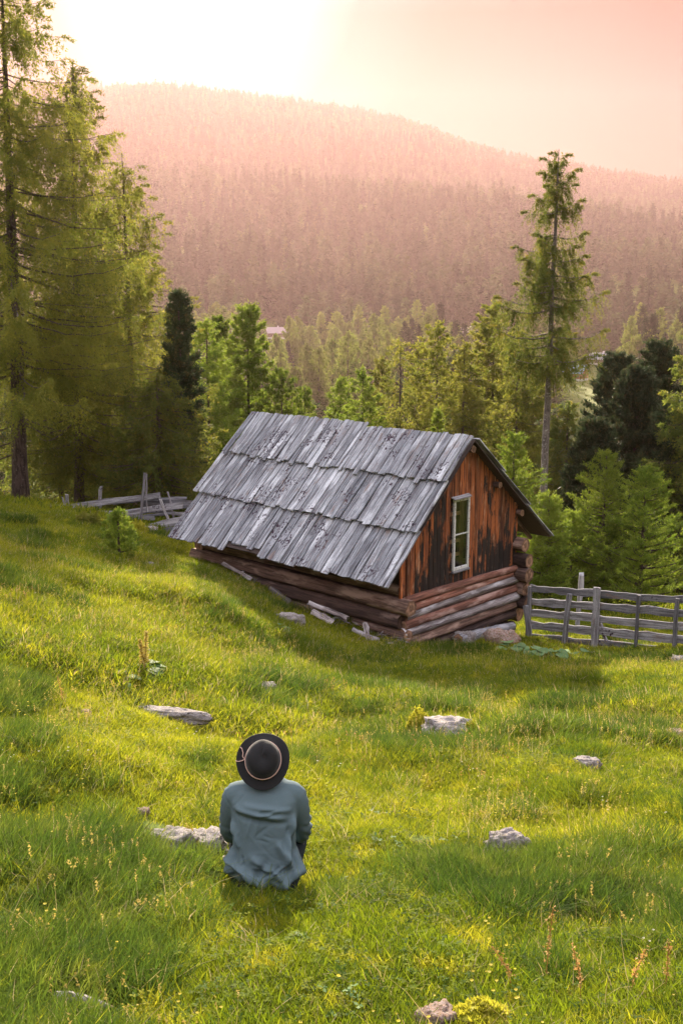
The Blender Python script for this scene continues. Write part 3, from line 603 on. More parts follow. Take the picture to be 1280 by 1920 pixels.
# roof deck, added to close the roof under the boards against light leaks
deck = MB()
for (eu, ew, s, nrm) in ((EU+.05, EW+.05, 1, nn), (FU-.05, FW+.045, -1, nf)):
    a = Vector((eu, 0, ew)); r = Vector((RU, 0, CH)); v0, v1 = -OV+.03, CL+.1; q = []
    for off in (0.0, .022):
        for (p, vv) in ((a, v0), (r, v0), (r, v1), (a, v1)): q.append(tuple(p+nrm*off+Vector((0, vv, 0))))
    deck.add(q, [(0, 1, 2, 3), (4, 7, 6, 5), (0, 4, 5, 1), (1, 5, 6, 2), (2, 6, 7, 3), (3, 7, 4, 0)])
deck.build('roof_deck', M['under'], cabin)
def beam(name, p0, p1, r, mat, endm, parent=cabin, **k):
    p0, p1 = Vector(p0), Vector(p1); d = p1-p0; me = log_mesh(name, d.length, r, mat, endm, rngC, **k)
    return mkobj(name, me, parent, frame_mat(p0, d, Vector((0, 0, 1)) if abs(d.normalized().z) < .9 else Vector((1, 0, 0))))
# purlins carried through the gable, rafters under the far slope
for u, w, r, pr in ((RU, CH-.16, .07, .16), (2.95, 2.83, .065, .12), (FU-1.05, FW+.72, .07, .10), (.72, 2.48, .06, .05)):
    beam('purlin', (u, -pr, w), (u, CL+.1, w), r, M['log_dark'], M['end'], sides=10, seg=5)
for v in (.3, 1.7, 3.1, 4.5, 5.8):
    beam('rafter', (FU-.1, v, FW-.02), (RU+.1, v, CH-.2), .05, M['log_dark'], M['end_dark'], sides=8, seg=4)
# log walls
for u0, r, w, ma, em, v0, v1 in ((.02, .15, .86, 'log', 'end', -.22, CL+.1), (.0, .145, .57, 'log_dark', 'end_dark', -.02, CL), (.03, .12, .31, 'log', 'end', -.16, CL),
                                 (-.02, .14, .06, 'log_dark', 'end_dark', -.30, CL+.1), (.05, .14, -.2, 'log_dark', 'end_dark', -.1, CL), (.10, .11, 1.13, 'log', 'end_dark', .08, CL)):
    beam('log', (u0, v0, w), (u0, v1, w+rngC.normal(0, .015)), r, M[ma], M[em], seg=20)
for r, w, v0 in ((.15, 1.52, -.20), (.15, 1.20, -.30), (.16, .89, -.34), (.145, .58, -.26), (.15, .28, -.30), (.15, .0, -.1)):
    beam('log', (CW+.02+rngC.normal(0, .02), v0, w-.08), (CW, CL, w-.08), r, M['log_dark' if w in (1.20, .28) else 'log'], M['end'], seg=12)
for r, w, ma, u0, u1, vv in ((.085, .955, 'log_red', .10, CW-.1, -.03), (.09, .80, 'log_red', .12, CW-.12, .0), (.10, .66, 'log_grey', .08, CW+.05, -.02), (.095, .50, 'log_red', .0, CW-.1, -.05),
                             (.12, .34, 'log_grey', -.05, CW+.3, -.05), (.13, .13, 'log', .1, CW-.1, -.02), (.13, -.10, 'log_dark', .12, CW-.1, 0), (.13, -.33, 'log_dark', .12, CW-.1, 0)):
    beam('log', (u0, vv, w), (u1, vv, w+rngC.normal(0, .012)), r, M[ma], M['end'], seg=20, crack=.10)
for r, w in ((.15, .3), (.15, .6), (.15, .9), (.15, 1.2), (.15, 0.)):
    beam('log', (0, CL-.1, w-.1), (CW, CL-.1, w-.1), r, M['log'], M['end'], sides=10, seg=5)
# added dark shell, blocks stray light so the inside stays dark
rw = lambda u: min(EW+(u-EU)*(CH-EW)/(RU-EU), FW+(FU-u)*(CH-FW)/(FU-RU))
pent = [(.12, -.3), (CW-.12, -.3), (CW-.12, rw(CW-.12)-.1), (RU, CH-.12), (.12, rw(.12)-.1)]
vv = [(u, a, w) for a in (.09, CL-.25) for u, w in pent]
MB().add(vv, [(0, 1, 6, 5), (1, 2, 7, 6), (2, 3, 8, 7), (3, 4, 9, 8), (4, 0, 5, 9), (5, 6, 7, 8, 9)]).build('light_block_lining', M['under'], cabin)
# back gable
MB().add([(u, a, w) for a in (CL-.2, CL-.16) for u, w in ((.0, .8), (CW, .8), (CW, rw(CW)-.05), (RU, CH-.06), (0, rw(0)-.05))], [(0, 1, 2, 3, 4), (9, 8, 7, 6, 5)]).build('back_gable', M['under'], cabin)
# gable planks
GU0, GU1, GW0, GW1 = 1.55, 2.06, 1.26, 2.70
m_, t_ = M['gable'], M['gable'].node_tree
u = -.02
while u < CW-.02:
    w = rngC.uniform(.115, .19); w = min(w, CW-u+.02); uc = u+w/2
    if w < .05: break
    top = max(rw(u), rw(u+w), rw(uc))-.03; lo = 1.0; segs = [(lo, top)]
    if u+w > GU0+.02 and u < GU1-.02: segs = [(lo, GW0-.02), (GW1+.02, top)]
    for a, b in segs:
        if b-a < .06: continue
        me = plank_mesh('gable_plank', b-a, w-.006, .022, M['gable'], rngC, 4, (0, .012), .003, .003)
        o = part('gable_plank', me, frame_mat((uc, .035+rngC.uniform(-.008, .008), a), (0, 0, 1), (-1, 0, 0)))
        ch = .09+rngC.normal(0, .05)
        if a > 2.5: ch = -.10
        elif uc > 2.9: ch += .02
        elif GU1 < uc: ch += .0
        elif .9 < uc < GU0: ch += .08
        else: ch -= .03
        o['char'] = float(ch)
    u += w
# window
win = part('window', MB().add([(GU0-.03, .045, GW0-.03), (GU1+.03, .045, GW0-.03), (GU1+.03, .045, GW1+.03), (GU0-.03, .045, GW1+.03), (GU0, .045, GW0), (GU1, .045, GW0), (GU1, .045, GW1), (GU0, .045, GW1)],
    [(0, 1, 5, 4), (1, 2, 6, 5), (2, 3, 7, 6), (3, 0, 4, 7)]).mesh('window', M['gable']), Matrix())
win['char'] = .2
def boxm(name, a, b, mat, parent, rot=None):
    x0, y0, z0 = a; x1, y1, z1 = b; bm = bmesh.new(); bmesh.ops.create_cube(bm, size=1)
    for v in bm.verts: v.co = Vector(((x0+x1)/2+v.co.x*(x1-x0), (y0+y1)/2+v.co.y*(y1-y0), (z0+z1)/2+v.co.z*(z1-z0)))
    bmesh.ops.bevel(bm, geom=bm.edges[:], offset=min(abs(x1-x0), abs(y1-y0), abs(z1-z0))*.15, segments=1, affect='EDGES')
    me = bpy.data.meshes.new(name); bm.to_mesh(me); bm.free(); me.materials.append(mat); o = mkobj(name, me, parent)
    if rot: o.matrix_local = rot
    return o
st = .052
for a, b in (((GU0, -.025, GW0), (GU0+st, .03, GW1)), ((GU1-st, -.025, GW0), (GU1, .03, GW1)), ((GU0+st, -.024, GW1-st), (GU1-st, .028, GW1)), ((GU0+st, -.024, GW0), (GU1-st, .028, GW0+st*1.3))):
    boxm('window_frame', a, b, M['paint'], win)
boxm('glazing_bar', (GU0+st, -.012, 1.97), (GU1-st, .016, 1.995), M['paint'], win)
for a, b in ((GW0+st*1.3, 1.97), (1.995, GW1-st)):
    MB().add([(GU0+st, .004, a), (GU1-st, .004, a), (GU1-st, .004, b), (GU0+st, .004, b)], [(0, 1, 2, 3)]).build('pane', M['glass'], win)
o = boxm('window_sill', (GU0-.02, -.045, GW0-.045), (GU1+.02, .03, GW0-.004), M['silver'], win)
me = plank_mesh('drip_board', .56, .11, .018, M['silver'], rngC, 3, (0, .01), .002, .003)
mkobj('drip_board', me, win, frame_mat((GU0-.07, -.03, GW1+.02), (1, 0, .03), (0, .9, .42)))
# ladder inside, seen through the glass
lad = empty('ladder', Cw(1.67, .20, .95), .809); tag(lad, 'raw wooden ladder inside the cabin, seen through the window panes', 'ladder')
boxm('rail', (.40, 0, .1), (.50, .05, 2.0), M['inner'], lad); boxm('rail', (-.25, 0, .1), (-.16, .05, 2.0), M['inner'], lad)
for z in (.52, .80, 1.36): boxm('rung', (-.16, .01, z), (.40, .04, z+.075), M['inner'], lad)
# ------------------------------------------------------------------ broken wood and stones along the walls
def board_between(name, p0, p1, w, t, mat, label=None, cat=None, parent=None, tilt=(0, 0, 1), rag=(0, .06), group=None, nseg=6, wob=.01):
    p0, p1 = Vector(p0), Vector(p1); d = p1-p0; me = plank_mesh(name, d.length, w, t, mat, rngC, nseg, rag, .006, wob)
    up = Vector(tilt); Yd = up.cross(d)
    o = mkobj(name, me, None, frame_mat(p0, d, Yd))
    if parent is not None: o.parent = parent; o.matrix_parent_inverse = parent_inv(parent)
    return tag(o, label, cat, group)
def parent_inv(p): return (Matrix.Translation(p.location) @ p.rotation_euler.to_matrix().to_4x4()).inverted()
def GP(px, py, dz=0, off=0):
    p = on_ground(px, py); return p+Vector((0, 0, dz))
def side_pt(v, d, dz):          # a point beside the long wall, d metres out from it
    p = cabin_mw @ Vector((-d, v, 0)); return Vector((p.x, p.y, hz(p.x, p.y)+dz))
for v0, v1, d0, d1, z0, z1, w, lb in ((2.2, 1.1, .30, .26, .30, .16, .10, 'split silvery plank leaning along the long log wall, longest of the fallen ones'),
        (3.3, 2.7, .34, .30, .22, .18, .12, 'short wide silvery plank on the stones under the long wall'),
        (1.9, 1.2, .50, .55, .12, .08, .14, 'flat pale plank lying in the grass below the split silvery one'),
        (.55, .30, .42, .55, .30, .0, .09, 'short pale board propped steeply near the front corner of the cabin'),
        (4.9, 3.9, .26, .28, .16, .12, .08, 'narrow grey plank wedged under the far end of the long wall'),
        (.9, .1, .40, .50, .06, .04, .10, 'splintered plank lying flat by the front corner of the cabin')):
    board_between('fallen_plank', side_pt(v0, d0, z0), side_pt(v1, d1, z1), w, .022, M['log_grey'], lb, 'plank', tilt=(-.5, -.5, .8))
p0 = cabin_mw @ Vector((1.35, -.32, .0)); p1 = cabin_mw @ Vector((3.3, -.30, .28)); p0.z = hz(p0.x, p0.y)+.10; p1.z = hz(p1.x, p1.y)+.3
fl = beam('fallen_log', p0, p1, .12, M['silver'], M['end'], None, crack=.14, seg=18, taper=.35); tag(fl, 'pale splintered log lying against the foot of the gable wall', 'log')
T = []
for i in range(420):
    v = rngC.uniform(-.2, 4.6); d = abs(rngC.normal(.28, .16)); p = side_pt(v, d, rngC.uniform(0, .14)*max(0, 1-d*1.2)); a = rngC.normal(0, 1, 3); a[2] *= .3; a /= np.linalg.norm(a); b = np.cross(a, rngC.normal(0, 1, 3)); b /= np.linalg.norm(b); l, w = rngC.uniform(.04, .2), rngC.uniform(.006, .022)
    p = np.array(p); T += [[p-a*l, p+b*w, p+a*l], [p-a*l, p+a*l, p-b*w]]
tag(mkobj('wood_chips', tri_mesh('wood_chips', T, M['log_grey'])), 'brown and grey splinters rotting along the long wall', kind='stuff')
# ------------------------------------------------------------------ grey fence on the right
def gp(px, Y, dz=0):
    p = put(px, Y); return Vector((p.x, p.y, p.z+dz))
fpos = gp(1130, 19.6); fence = empty('board_fence', fpos); tag(fence, 'grey board fence of five rails running right from the cabin corner', 'fence')
FA, FB = (998, 20.55), (1300, 18.5)
def fpt(s, h, off=0):
    x0, y0 = put(*FA).xy; x1, y1 = put(*FB).xy; x = x0+(x1-x0)*s; y = y0+(y1-y0)*s; d = Vector((y0-y1, x1-x0)).normalized()*-1
    za = at(1004, 1205, 20.5)[2]; zb = at(1290, 1232, 18.5)[2]
    return Vector((x+d.x*off, y+d.y*off, za+(zb-za)*s+h))
for hL, hR, w in ((1.19, 1.12, .15), (.91, .88, .16), (.66, .62, .16), (.39, .36, .17), (.12, .10, .15)):
    for s0, s1 in ((0.0, .47), (.44, 1.03)):
        h0 = hL+(hR-hL)*s0; h1 = hL+(hR-hL)*s1
        board_between('rail', fpt(s0, h0+rngC.normal(0, .01), 0), fpt(s1, h1+rngC.normal(0, .01), -.0), w, .028, M['fence'], parent=fence, tilt=(-.55, -.8, 0), rag=(0, .03), nseg=9, wob=.012)
for s, h, lean, w, off in ((.005, 1.27, 0, .09, .05), (.25, 1.16, .10, .10, .045), (.455, 1.33, -.02, .14, .055), (.71, 1.22, 0, .065, .05), (.935, 1.2, .02, .08, .05)):
    a = fpt(s, -.25, off); b = fpt(s+lean*.25, h, off); board_between('post', a, b, w, .07, M['fence'], parent=fence, tilt=(-.55, -.8, 0), rag=(0, .02), nseg=4)
board_between('brace', fpt(.035, -.15, .10), fpt(-.012, .86, .12), .11, .035, M['silver'], parent=fence, tilt=(-.55, -.8, 0), rag=(0, .03), nseg=4)
board_between('brace', fpt(.52, .05, -.1), fpt(.44, .7, -.08), .06, .05, M['fence'], parent=fence, tilt=(-.55, -.8, 0), nseg=3)
a = gp(1088, 22.0, -.1); b = a+Vector((.06, 0, 1.55)); board_between('old_post', a, b, .11, .06, M['silver'], 'broken pale post leaning behind the grey board fence', 'post', tilt=(0, -1, 0), rag=(0, .09), nseg=4)
# ------------------------------------------------------------------ collapsed fence on the left
cf = empty('collapsed_fence', put(250, 26)); tag(cf, 'collapsed fence of silvery planks and poles left of the cabin roof', 'fence')
def cfb(nm, x0, y0, x1, y1, w, Y0=26., Y1=26., t=.03, mat='fence', tilt=(0, -1, .25)):
    if x0 < 240: y0 -= 12; y1 -= 10
    board_between(nm, at(x0, y0, Y0), at(x1, y1, Y1), w*.8, t, M[mat], parent=cf, tilt=tilt, nseg=5)
for q in ((132, 962, 302, 938, .20, 26.4, 26.2), (165, 982, 345, 957, .20, 26.2, 26.0), (262, 944, 366, 946, .30, 26.6, 26.3), (245, 938, 352, 934, .10, 26.8, 26.5), (150, 975, 226, 973, .22, 26.0, 25.8),
          (225, 981, 292, 980, .20, 25.9, 25.8), (272, 990, 352, 972, .24, 25.4, 25.2), (244, 970, 330, 962, .07, 25.9, 25.8), (285, 958, 360, 966, .13, 26.2, 26.0), (290, 1001, 330, 990, .16, 25.0, 24.8), (210, 955, 300, 945, .12, 26.6, 26.4)):
    cfb('rail', *q)
for q in ((262, 992, 273, 883, .09, 25.6, 25.6, .05, 'silver'), (322, 990, 300, 934, .085, 25.5, 25.5, .04, 'silver'), (327, 976, 315, 920, .06, 26.4, 26.4, .04, 'silver'), (188, 965, 190, 920, .11, 26.6, 26.6, .09, 'fence'),
          (126, 982, 118, 940, .06, 25.8, 25.8, .04, 'fence'), (128, 970, 126, 936, .10, 27, 27, .08, 'fence'), (152, 984, 138, 958, .08, 25.4, 25.4, .04, 'silver'), (143, 984, 128, 966, .06, 25.2, 25.2, .04, 'silver'), (276, 960, 275, 886, .04, 26, 26, .03, 'silver')):
    cfb('post', *q[:7], t=q[7], mat=q[8], tilt=(0, -1, 0))
w0 = [Vector(at(x, y, 26)) for x, y in ((2, 944), (60, 948), (110, 947), (150, 949), (190, 948))]
v_, f_ = tube(np.array(w0), .008, 4); wr = MB().add(v_, f_).build('wire', M['silver']); wr.parent = cf; wr.matrix_parent_inverse = parent_inv(cf)
# ------------------------------------------------------------------ far farmhouses
def house(px, py, Y, w, d, h, rh, roofc, wallc, rz, label, base=1.2):
    c = Vector(at(px, py, Y)); c.z = hz(c.x, c.y)-.4; g = empty('farmhouse', c, rz); tag(g, label, 'house')
    m1, t1, o1 = material('farm_roof'); finish(t1, o1, mixc(t1, tex(t1, 'noise', 1.2), tuple(x*.8 for x in roofc), roofc), .6); m2, t2, o2 = material('farm_wall'); finish(t2, o2, mixc(t2, tex(t2, 'noise', .6), tuple(x*.7 for x in wallc), wallc), .8)
    m3, t3, o3 = material('farm_plaster'); finish(t3, o3, (.62, .60, .56), .8); m4, t4, o4 = material('farm_window'); finish(t4, o4, (.03, .035, .04), .2, spec=.6)
    a, b = w/2, d/2
    MB().add([(-a, -b, 0), (a, -b, 0), (a, b, 0), (-a, b, 0), (-a, -b, base), (a, -b, base), (a, b, base), (-a, b, base)], [(0, 1, 5, 4), (1, 2, 6, 5), (2, 3, 7, 6), (3, 0, 4, 7)]).build('plinth', m3, g)
    a2, b2 = a-.05, b-.05
    MB().add([(-a2, -b2, base), (a2, -b2, base), (a2, b2, base), (-a2, b2, base), (-a2, -b2, h), (a2, -b2, h), (a2, b2, h), (-a2, b2, h), (-a2, 0, h+rh), (a2, 0, h+rh)],
             [(0, 1, 5, 4), (1, 2, 6, 9, 5), (2, 3, 7, 6), (3, 0, 4, 8, 7)]).build('wall', m2, g)
    for s in (-1, 1):
        q = [(-a-.8, s*(b+.8), h-.8*rh/b), (a+.8, s*(b+.8), h-.8*rh/b), (a+.8, 0, h+rh), (-a-.8, 0, h+rh)]; q += [(x, y, z+.22) for x, y, z in q]
        r = MB().add(q, [(0, 1, 2, 3), (7, 6, 5, 4), (0, 4, 5, 1), (1, 5, 6, 2), (2, 6, 7, 3), (3, 7, 4, 0)]).build('roof', m1, g)
    MB().add([(x, y, z) for z in (h+rh-.6, h+rh+1.1) for x, y in ((.2, .5), (1.0, .5), (1.0, 1.3), (.2, 1.3))], [(0, 1, 5, 4), (1, 2, 6, 5), (2, 3, 7, 6), (3, 0, 4, 7), (4, 5, 6, 7)]).build('chimney', m3, r)
    for i in range(3):
        x = -a+w*(i+.5)/3
        MB().add([(x-.55, -b-.03, base+.5), (x+.55, -b-.03, base+.5), (x+.55, -b-.03, base+1.7), (x-.55, -b-.03, base+1.7)], [(0, 1, 2, 3)]).build('window', m4, g)
    for y in (-b*.45, b*.45):
        MB().add([(a+.03, y-.5, base+.5), (a+.03, y+.5, base+.5), (a+.03, y+.5, base+1.7), (a+.03, y-.5, base+1.7)], [(0, 1, 2, 3)]).build('window', m4, g)
house(1078, 700, 495, 10, 8, 4.2, 3.6, (.26, .36, .50), (.42, .13, .07), R_(-38), 'farmhouse with a bluish metal roof in the valley, right of the tall larch')
house(520, 632, 640, 13, 9, 4.0, 3.2, (.34, .26, .26), (.30, .22, .18), R_(12), 'low farmhouse with a dull rosy roof, above the left end of the cabin ridge')
house(880, 636, 640, 12, 8, 3.6, 3.0, (.30, .22, .22), (.30, .2, .17), R_(5), 'farmhouse roof half hidden between larches, left of the dense pointed larch')
house(1128, 655, 560, 12, 8, 3.6, 3.0, (.36, .34, .36), (.28, .2, .17), R_(-40), 'grey roofed barn among trees, above and right of the blue roofed farmhouse')
# ------------------------------------------------------------------ person
def simple_mat(name, c, rough=.8, scale=30, var=.25, bump=.0, spec=.3, sheen=0, trans=0):
    m, t, o = material(name); n = tex(t, 'noise', scale, detail=4, rnd=False)
    cc = mixc(t, n, tuple(x*(1-var) for x in c), tuple(x*(1+var) for x in c)); finish(t, o, cc, rough, n if bump else None, bump, .003, spec=spec, sheen=sheen, trans=trans); return m
SKIN = simple_mat('skin', (.50, .28, .20), .5, 20, .08); SHIRT = simple_mat('teal_grey_cotton', (.095, .135, .15), .9, 260, .18, .35, .15, .0)
JEANS = simple_mat('dark_denim', (.016, .022, .030), .9, 200, .3, .3, .15); FELT = simple_mat('black_felt', (.009, .0085, .009), .85, 120, .4, .5, .25, .12)
CORD = simple_mat('pinkish_cord', (.55, .36, .29), .8, 90, .2, .3); HAIR = simple_mat('brown_hair', (.06, .035, .02), .6, 60, .3)
BOOT = simple_mat('brown_boot_leather', (.06, .035, .02), .5, 30, .3)
EYE = simple_mat('eye', (.03, .02, .015), .3); LIPS = simple_mat('lips', (.35, .12, .10), .5)
def remesh(mb, voxel, smooth=6, subdiv=False):
    me = mb.mesh('tmp', []); o = bpy.data.objects.new('tmp', me); COL.objects.link(o)
    md = o.modifiers.new('r', 'REMESH'); md.mode = 'VOXEL'; md.voxel_size = voxel
    sm = o.modifiers.new('s', 'SMOOTH'); sm.factor = .6; sm.iterations = smooth
    dg = bpy.context.evaluated_depsgraph_get(); r = bpy.data.meshes.new_from_object(o.evaluated_get(dg)); bpy.data.objects.remove(o)
    r.polygons.foreach_set('use_smooth', np.ones(len(r.polygons), bool)); return r
def ell(c, r, n=14, rot=None):
    th = np.linspace(0, math.pi, n); ph = np.arange(n)*2*math.pi/n
    v = np.stack([np.sin(th)[:, None]*np.cos(ph), np.sin(th)[:, None]*np.sin(ph), np.cos(th)[:, None]*np.ones(n)], -1).reshape(-1, 3)*np.array(r)
    if rot is not None: v = v@np.array(rot).T
    f = [(i*n+j, (i+1)*n+j, (i+1)*n+(j+1) % n, i*n+(j+1) % n) for i in range(n-1) for j in range(n)]
    return v+np.array(c), f
def limb(mb, pts, rad, sides=14, n=12):
    pts = np.array(pts, float); s = np.linspace(0, 1, len(pts)); q = np.linspace(0, 1, n)
    # smooth (quadratic-ish) interpolation
    P_ = np.stack([np.interp(q, s, pts[:, i]) for i in range(3)], 1)
    for _ in range(2): P_[1:-1] = (P_[:-2]+P_[1:-1]*2+P_[2:])/4
    mb.add(*tube(P_, np.interp(q, s, rad), sides)); mb.add(*ell(P_[0], (rad[0],)*3, 10)); mb.add(*ell(P_[-1], (rad[-1],)*3, 10))
def loft(mb, rings, n=28, exp=2.4):
    th = np.arange(n)*2*math.pi/n; V = []
    for z, y, hw, hd in rings:
        c, s = np.cos(th), np.sin(th); V.append(np.stack([hw*np.sign(c)*np.abs(c)**(2/exp), y+hd*np.sign(s)*np.abs(s)**(2/exp), np.full(n, z)], 1))
    m = len(rings); f = [(i*n+j, i*n+(j+1) % n, (i+1)*n+(j+1) % n, (i+1)*n+j) for i in range(m-1) for j in range(n)]+[tuple(range(n))[::-1], tuple((m-1)*n+j for j in range(n))]
    mb.add(np.concatenate(V), f)
def person():
    g = GP(497, 1682); root = empty('person', g+Vector((0, 0, .045)), R_(1)); tag(root, 'person in a teal grey long sleeved shirt, dark trousers and black hat, sitting in the grass seen from behind', 'person')
    root['label'] = 'person seated in the grass in teal grey shirt and black hat, seen from behind'
    mb = MB(); HC = np.array([.0, .13, .675])
    loft(mb, [(-.02, .02, .14, .10), (.1, .02, .155, .11), (.22, .01, .14, .10), (.38, .03, .15, .095), (.5, .05, .15, .085), (.55, .07, .12, .065), (.60, .09, .055, .045)])
    limb(mb, [(0, .09, .58), (0, .11, .65), (0, .12, .70)], [.06, .054, .055])
    tb = np.array(Euler((R_(38), 0, 0)).to_matrix()); mb.add(*ell(HC, (.076, .098, .115), 18, tb))
    L = lambda v: tuple(HC+tb@np.array(v))
    mb.add(*ell(L((0, .098, -.012)), (.011, .016, .022), 10, tb)); mb.add(*ell(L((0, .04, -.075)), (.042, .046, .036), 14, tb))
    for s in (-1, 1): mb.add(*ell(L((s*.080, .0, -.01)), (.008, .02, .032), 8, tb))
    for s in (-1, 1):
        limb(mb, [(s*.14, .075, .54), (s*.185, .10, .43), (s*.203, .13, .32), (s*.205, .19, .22), (s*.14, .31, .16), (s*.05, .38, .15)], [.048, .042, .037, .034, .03, .024])
        limb(mb, [(s*.085, .03, .09), (s*.13, .20, .10), (s*.16, .36, .10), (s*.09, .45, .075), (s*-.02, .48, .05)], [.075, .06, .05, .045, .036])
        limb(mb, [(s*-.02, .48, .05), (s*-.06, .50, .04), (s*-.12, .53, .03)], [.036, .036, .022])
        # hand, fingers closing over the other hand in front of the shins
        hp = np.array([s*.05, .385, .15+.02*s]); limb(mb, [hp, hp+[-s*.045, .02, -.004]], [.024, .030], 10, 4)
        for k in range(4):
            q = hp+np.array([-s*.06, .02, .025-.018*k-.01*(s > 0)]); ln = [.062, .07, .066, .052][k]
            limb(mb, [q, q+[-s*ln*.5, .014-.02*(s > 0), -.004], q+[-s*ln*.85, .0-.02*(s > 0), -.014], q+[-s*ln, -.014, -.02]], [.0088, .008, .0075, .0065], 8, 7)
        limb(mb, [hp+[0, -.01, .015], hp+[-s*.03, -.015, .045], hp+[-s*.055, -.005, .052]], [.011, .010, .008], 8, 6)
    b = remesh(mb, .0065, 3); b.materials.clear(); b.materials.append(SKIN); b.name = 'body'; mkobj('body', b, root)
    for q_ in (-1, 1): mb = MB(); mb.add(*ell(L((q_*.030, .086, .012)), (.011, .007, .007), 10, tb), 0, True); mb.build('eye', EYE, root)
    mb = MB(); mb.add(*ell(L((0, .092, -.052)), (.022, .006, .006), 10, tb), 0, True); mb.build('lips', LIPS, root)
    # shirt
    mb = MB()
    loft(mb, [(.115, .0, .166, .135), (.13, -.008, .180, .152), (.165, -.012, .188, .156), (.18, -.008, .190, .146), (.26, .0, .176, .130), (.36, .018, .172, .122), (.45, .04, .180, .118), (.52, .055, .183, .108), (.565, .07, .168, .090), (.60, .085, .125, .072), (.625, .097, .078, .060), (.635, .10, .070, .056)], 32)
    for s in (-1, 1):
        limb(mb, [(s*.11, .075, .535), (s*.16, .085, .525), (s*.184, .09, .45), (s*.196, .11, .37), (s*.204, .13, .31), (s*.206, .19, .22), (s*.15, .30, .16), (s*.07, .375, .15)], [.070, .073, .064, .056, .054, .047, .042, .036], 16, 26)
    me = remesh(mb, .0062, 8); n = len(me.vertices); co = np.zeros(n*3); me.vertices.foreach_get('co', co); co = co.reshape(-1, 3); nr = np.zeros(n*3); me.vertices.foreach_get('normal', nr); nr = nr.reshape(-1, 3)
    x, y, z = co.T; d = np.zeros(n)
    back = np.clip(.5-(y-.02)*9, 0, 1)
    def fold(x0, z0, x1, z1, wd, amp):
        ax = np.array([x1-x0, z1-z0]); l = np.linalg.norm(ax); ax /= l; qx, qz = x-x0, z-z0; s_ = np.clip(qx*ax[0]+qz*ax[1], 0, l); dx = qx-s_*ax[0]; dz = qz-s_*ax[1]
        r = np.hypot(dx, dz); sh = np.sin(np.clip(s_/l, 0, 1)*math.pi)**.5; return amp*np.exp(-(r/wd)**2)*(.3+.7*sh)
    rg = np.random.default_rng(5)
    for q in ((-.15, .50, .10, .455, .018, .007), (-.10, .52, .14, .49, .014, .005), (-.13, .47, .12, .43, .014, -.005), (.16, .44, .115, .22, .014, .011), (.135, .40, .17, .20, .012, -.009), (.08, .33, .16, .16, .016, .010), (-.165, .42, -.13, .30, .014, .008), (-.15, .36, -.16, .22, .014, -.007),
              (-.14, .20, .02, .12, .018, .012), (-.17, .16, -.02, .085, .014, -.010), (-.15, .11, .05, .065, .016, .010), (.18, .17, .03, .10, .018, .012), (.15, .12, .0, .07, .013, -.008), (.05, .20, .12, .13, .014, .009), (-.06, .26, .03, .20, .02, .007), (.02, .24, -.04, .16, .02, -.006), (.17, .24, .185, .12, .012, .010), (-.18, .25, -.175, .12, .012, .009)):
        d += fold(*q)*back*3.6
    for i in range(70):
        x0, z0 = rg.uniform(-.17, .17), rg.uniform(.05, .5); a = rg.normal(0, .7)+(math.pi/2 if abs(x0) > .1 else 0); l = rg.uniform(.04, .12)
        d += fold(x0, z0, x0+l*math.cos(a), z0+l*math.sin(a), rg.uniform(.005, .009), rg.normal(0, .0055))*back*(1.3 if z0 < .25 else .8)
    arm = np.clip((np.abs(x)-.165)*30, 0, 1); d += arm*(.010*np.exp(-((z-.335)/.012)**2)*-1+.007*np.exp(-((z-.36)/.014)**2)+.006*np.exp(-((z-.30)/.014)**2)+.0035*np.sin(z*130+x*90+y*60))*np.clip((y-.05)*10, 0, 1)
    d += -.016*np.exp(-(x/.022)**2)*np.exp(-((z-.30)/.16)**2)*back*.35      # spine
    for s in (-1, 1): d += .007*np.exp(-((x-s*.085)/.05)**2-((z-.44)/.09)**2)*back
    co = co+nr*d[:, None]; me.vertices.foreach_set('co', co.reshape(-1)); me.materials.clear(); me.materials.append(SHIRT); me.name = 'shirt'; mkobj('shirt', me, root)
    # trousers
    mb = MB(); loft(mb, [(-.05, .01, .15, .12), (-.02, .0, .180, .148), (.06, .0, .180, .146), (.13, .01, .165, .13)], 28)
    for s in (-1, 1): limb(mb, [(s*.095, .03, .08), (s*.13, .20, .11), (s*.165, .36, .11), (s*.09, .45, .08), (s*-.01, .48, .06)], [.105, .085, .071, .064, .055], 14, 18)
    me = remesh(mb, .009, 5); me.materials.clear(); me.materials.append(JEANS); me.name = 'trousers'; mkobj('trousers', me, root)
    for s in (-1, 1):
        mb = MB(); limb(mb, [(s*-.01, .475, .055), (s*-.04, .49, .045), (s*-.10, .52, .04), (s*-.16, .55, .03)], [.046, .050, .046, .034], 12, 10); me = remesh(mb, .009, 3); me.materials.clear(); me.materials.append(BOOT); mkobj('shoe', me, root)
    # hair under the hat
    mb = MB(); mb.add(*ell(HC+tb@np.array([0, -.012, .012]), (.083, .096, .112), 16, tb)); me = remesh(mb, .012, 2); me.materials.clear(); me.materials.append(HAIR)
    bm = bmesh.new(); bm.from_mesh(me); inv = np.linalg.inv(tb)
    bmesh.ops.delete(bm, geom=[v for v in bm.verts if (inv@(np.array(v.co)-HC))[1] > .055 and (inv@(np.array(v.co)-HC))[2] < .07], context='VERTS'); bm.to_mesh(me); bm.free(); mkobj('hair', me, root)
    # hat: local z = crown axis
    th = np.arange(64)*2*math.pi/64; c, s = np.cos(th), np.sin(th)
    prof = [(.70, -.012), (.76, -.006), (.93, .002), (1.07, .008), (1.22, .006), (1.36, .005), (1.50, .008), (1.505, .011), (1.36, .009), (1.2, .010), (1.05, .012), (.985, .018), (.965, .035), (.94, .060), (.90, .080), (.80, .097), (.62, .107), (.40, .110), (.18, .106)]
    V = []
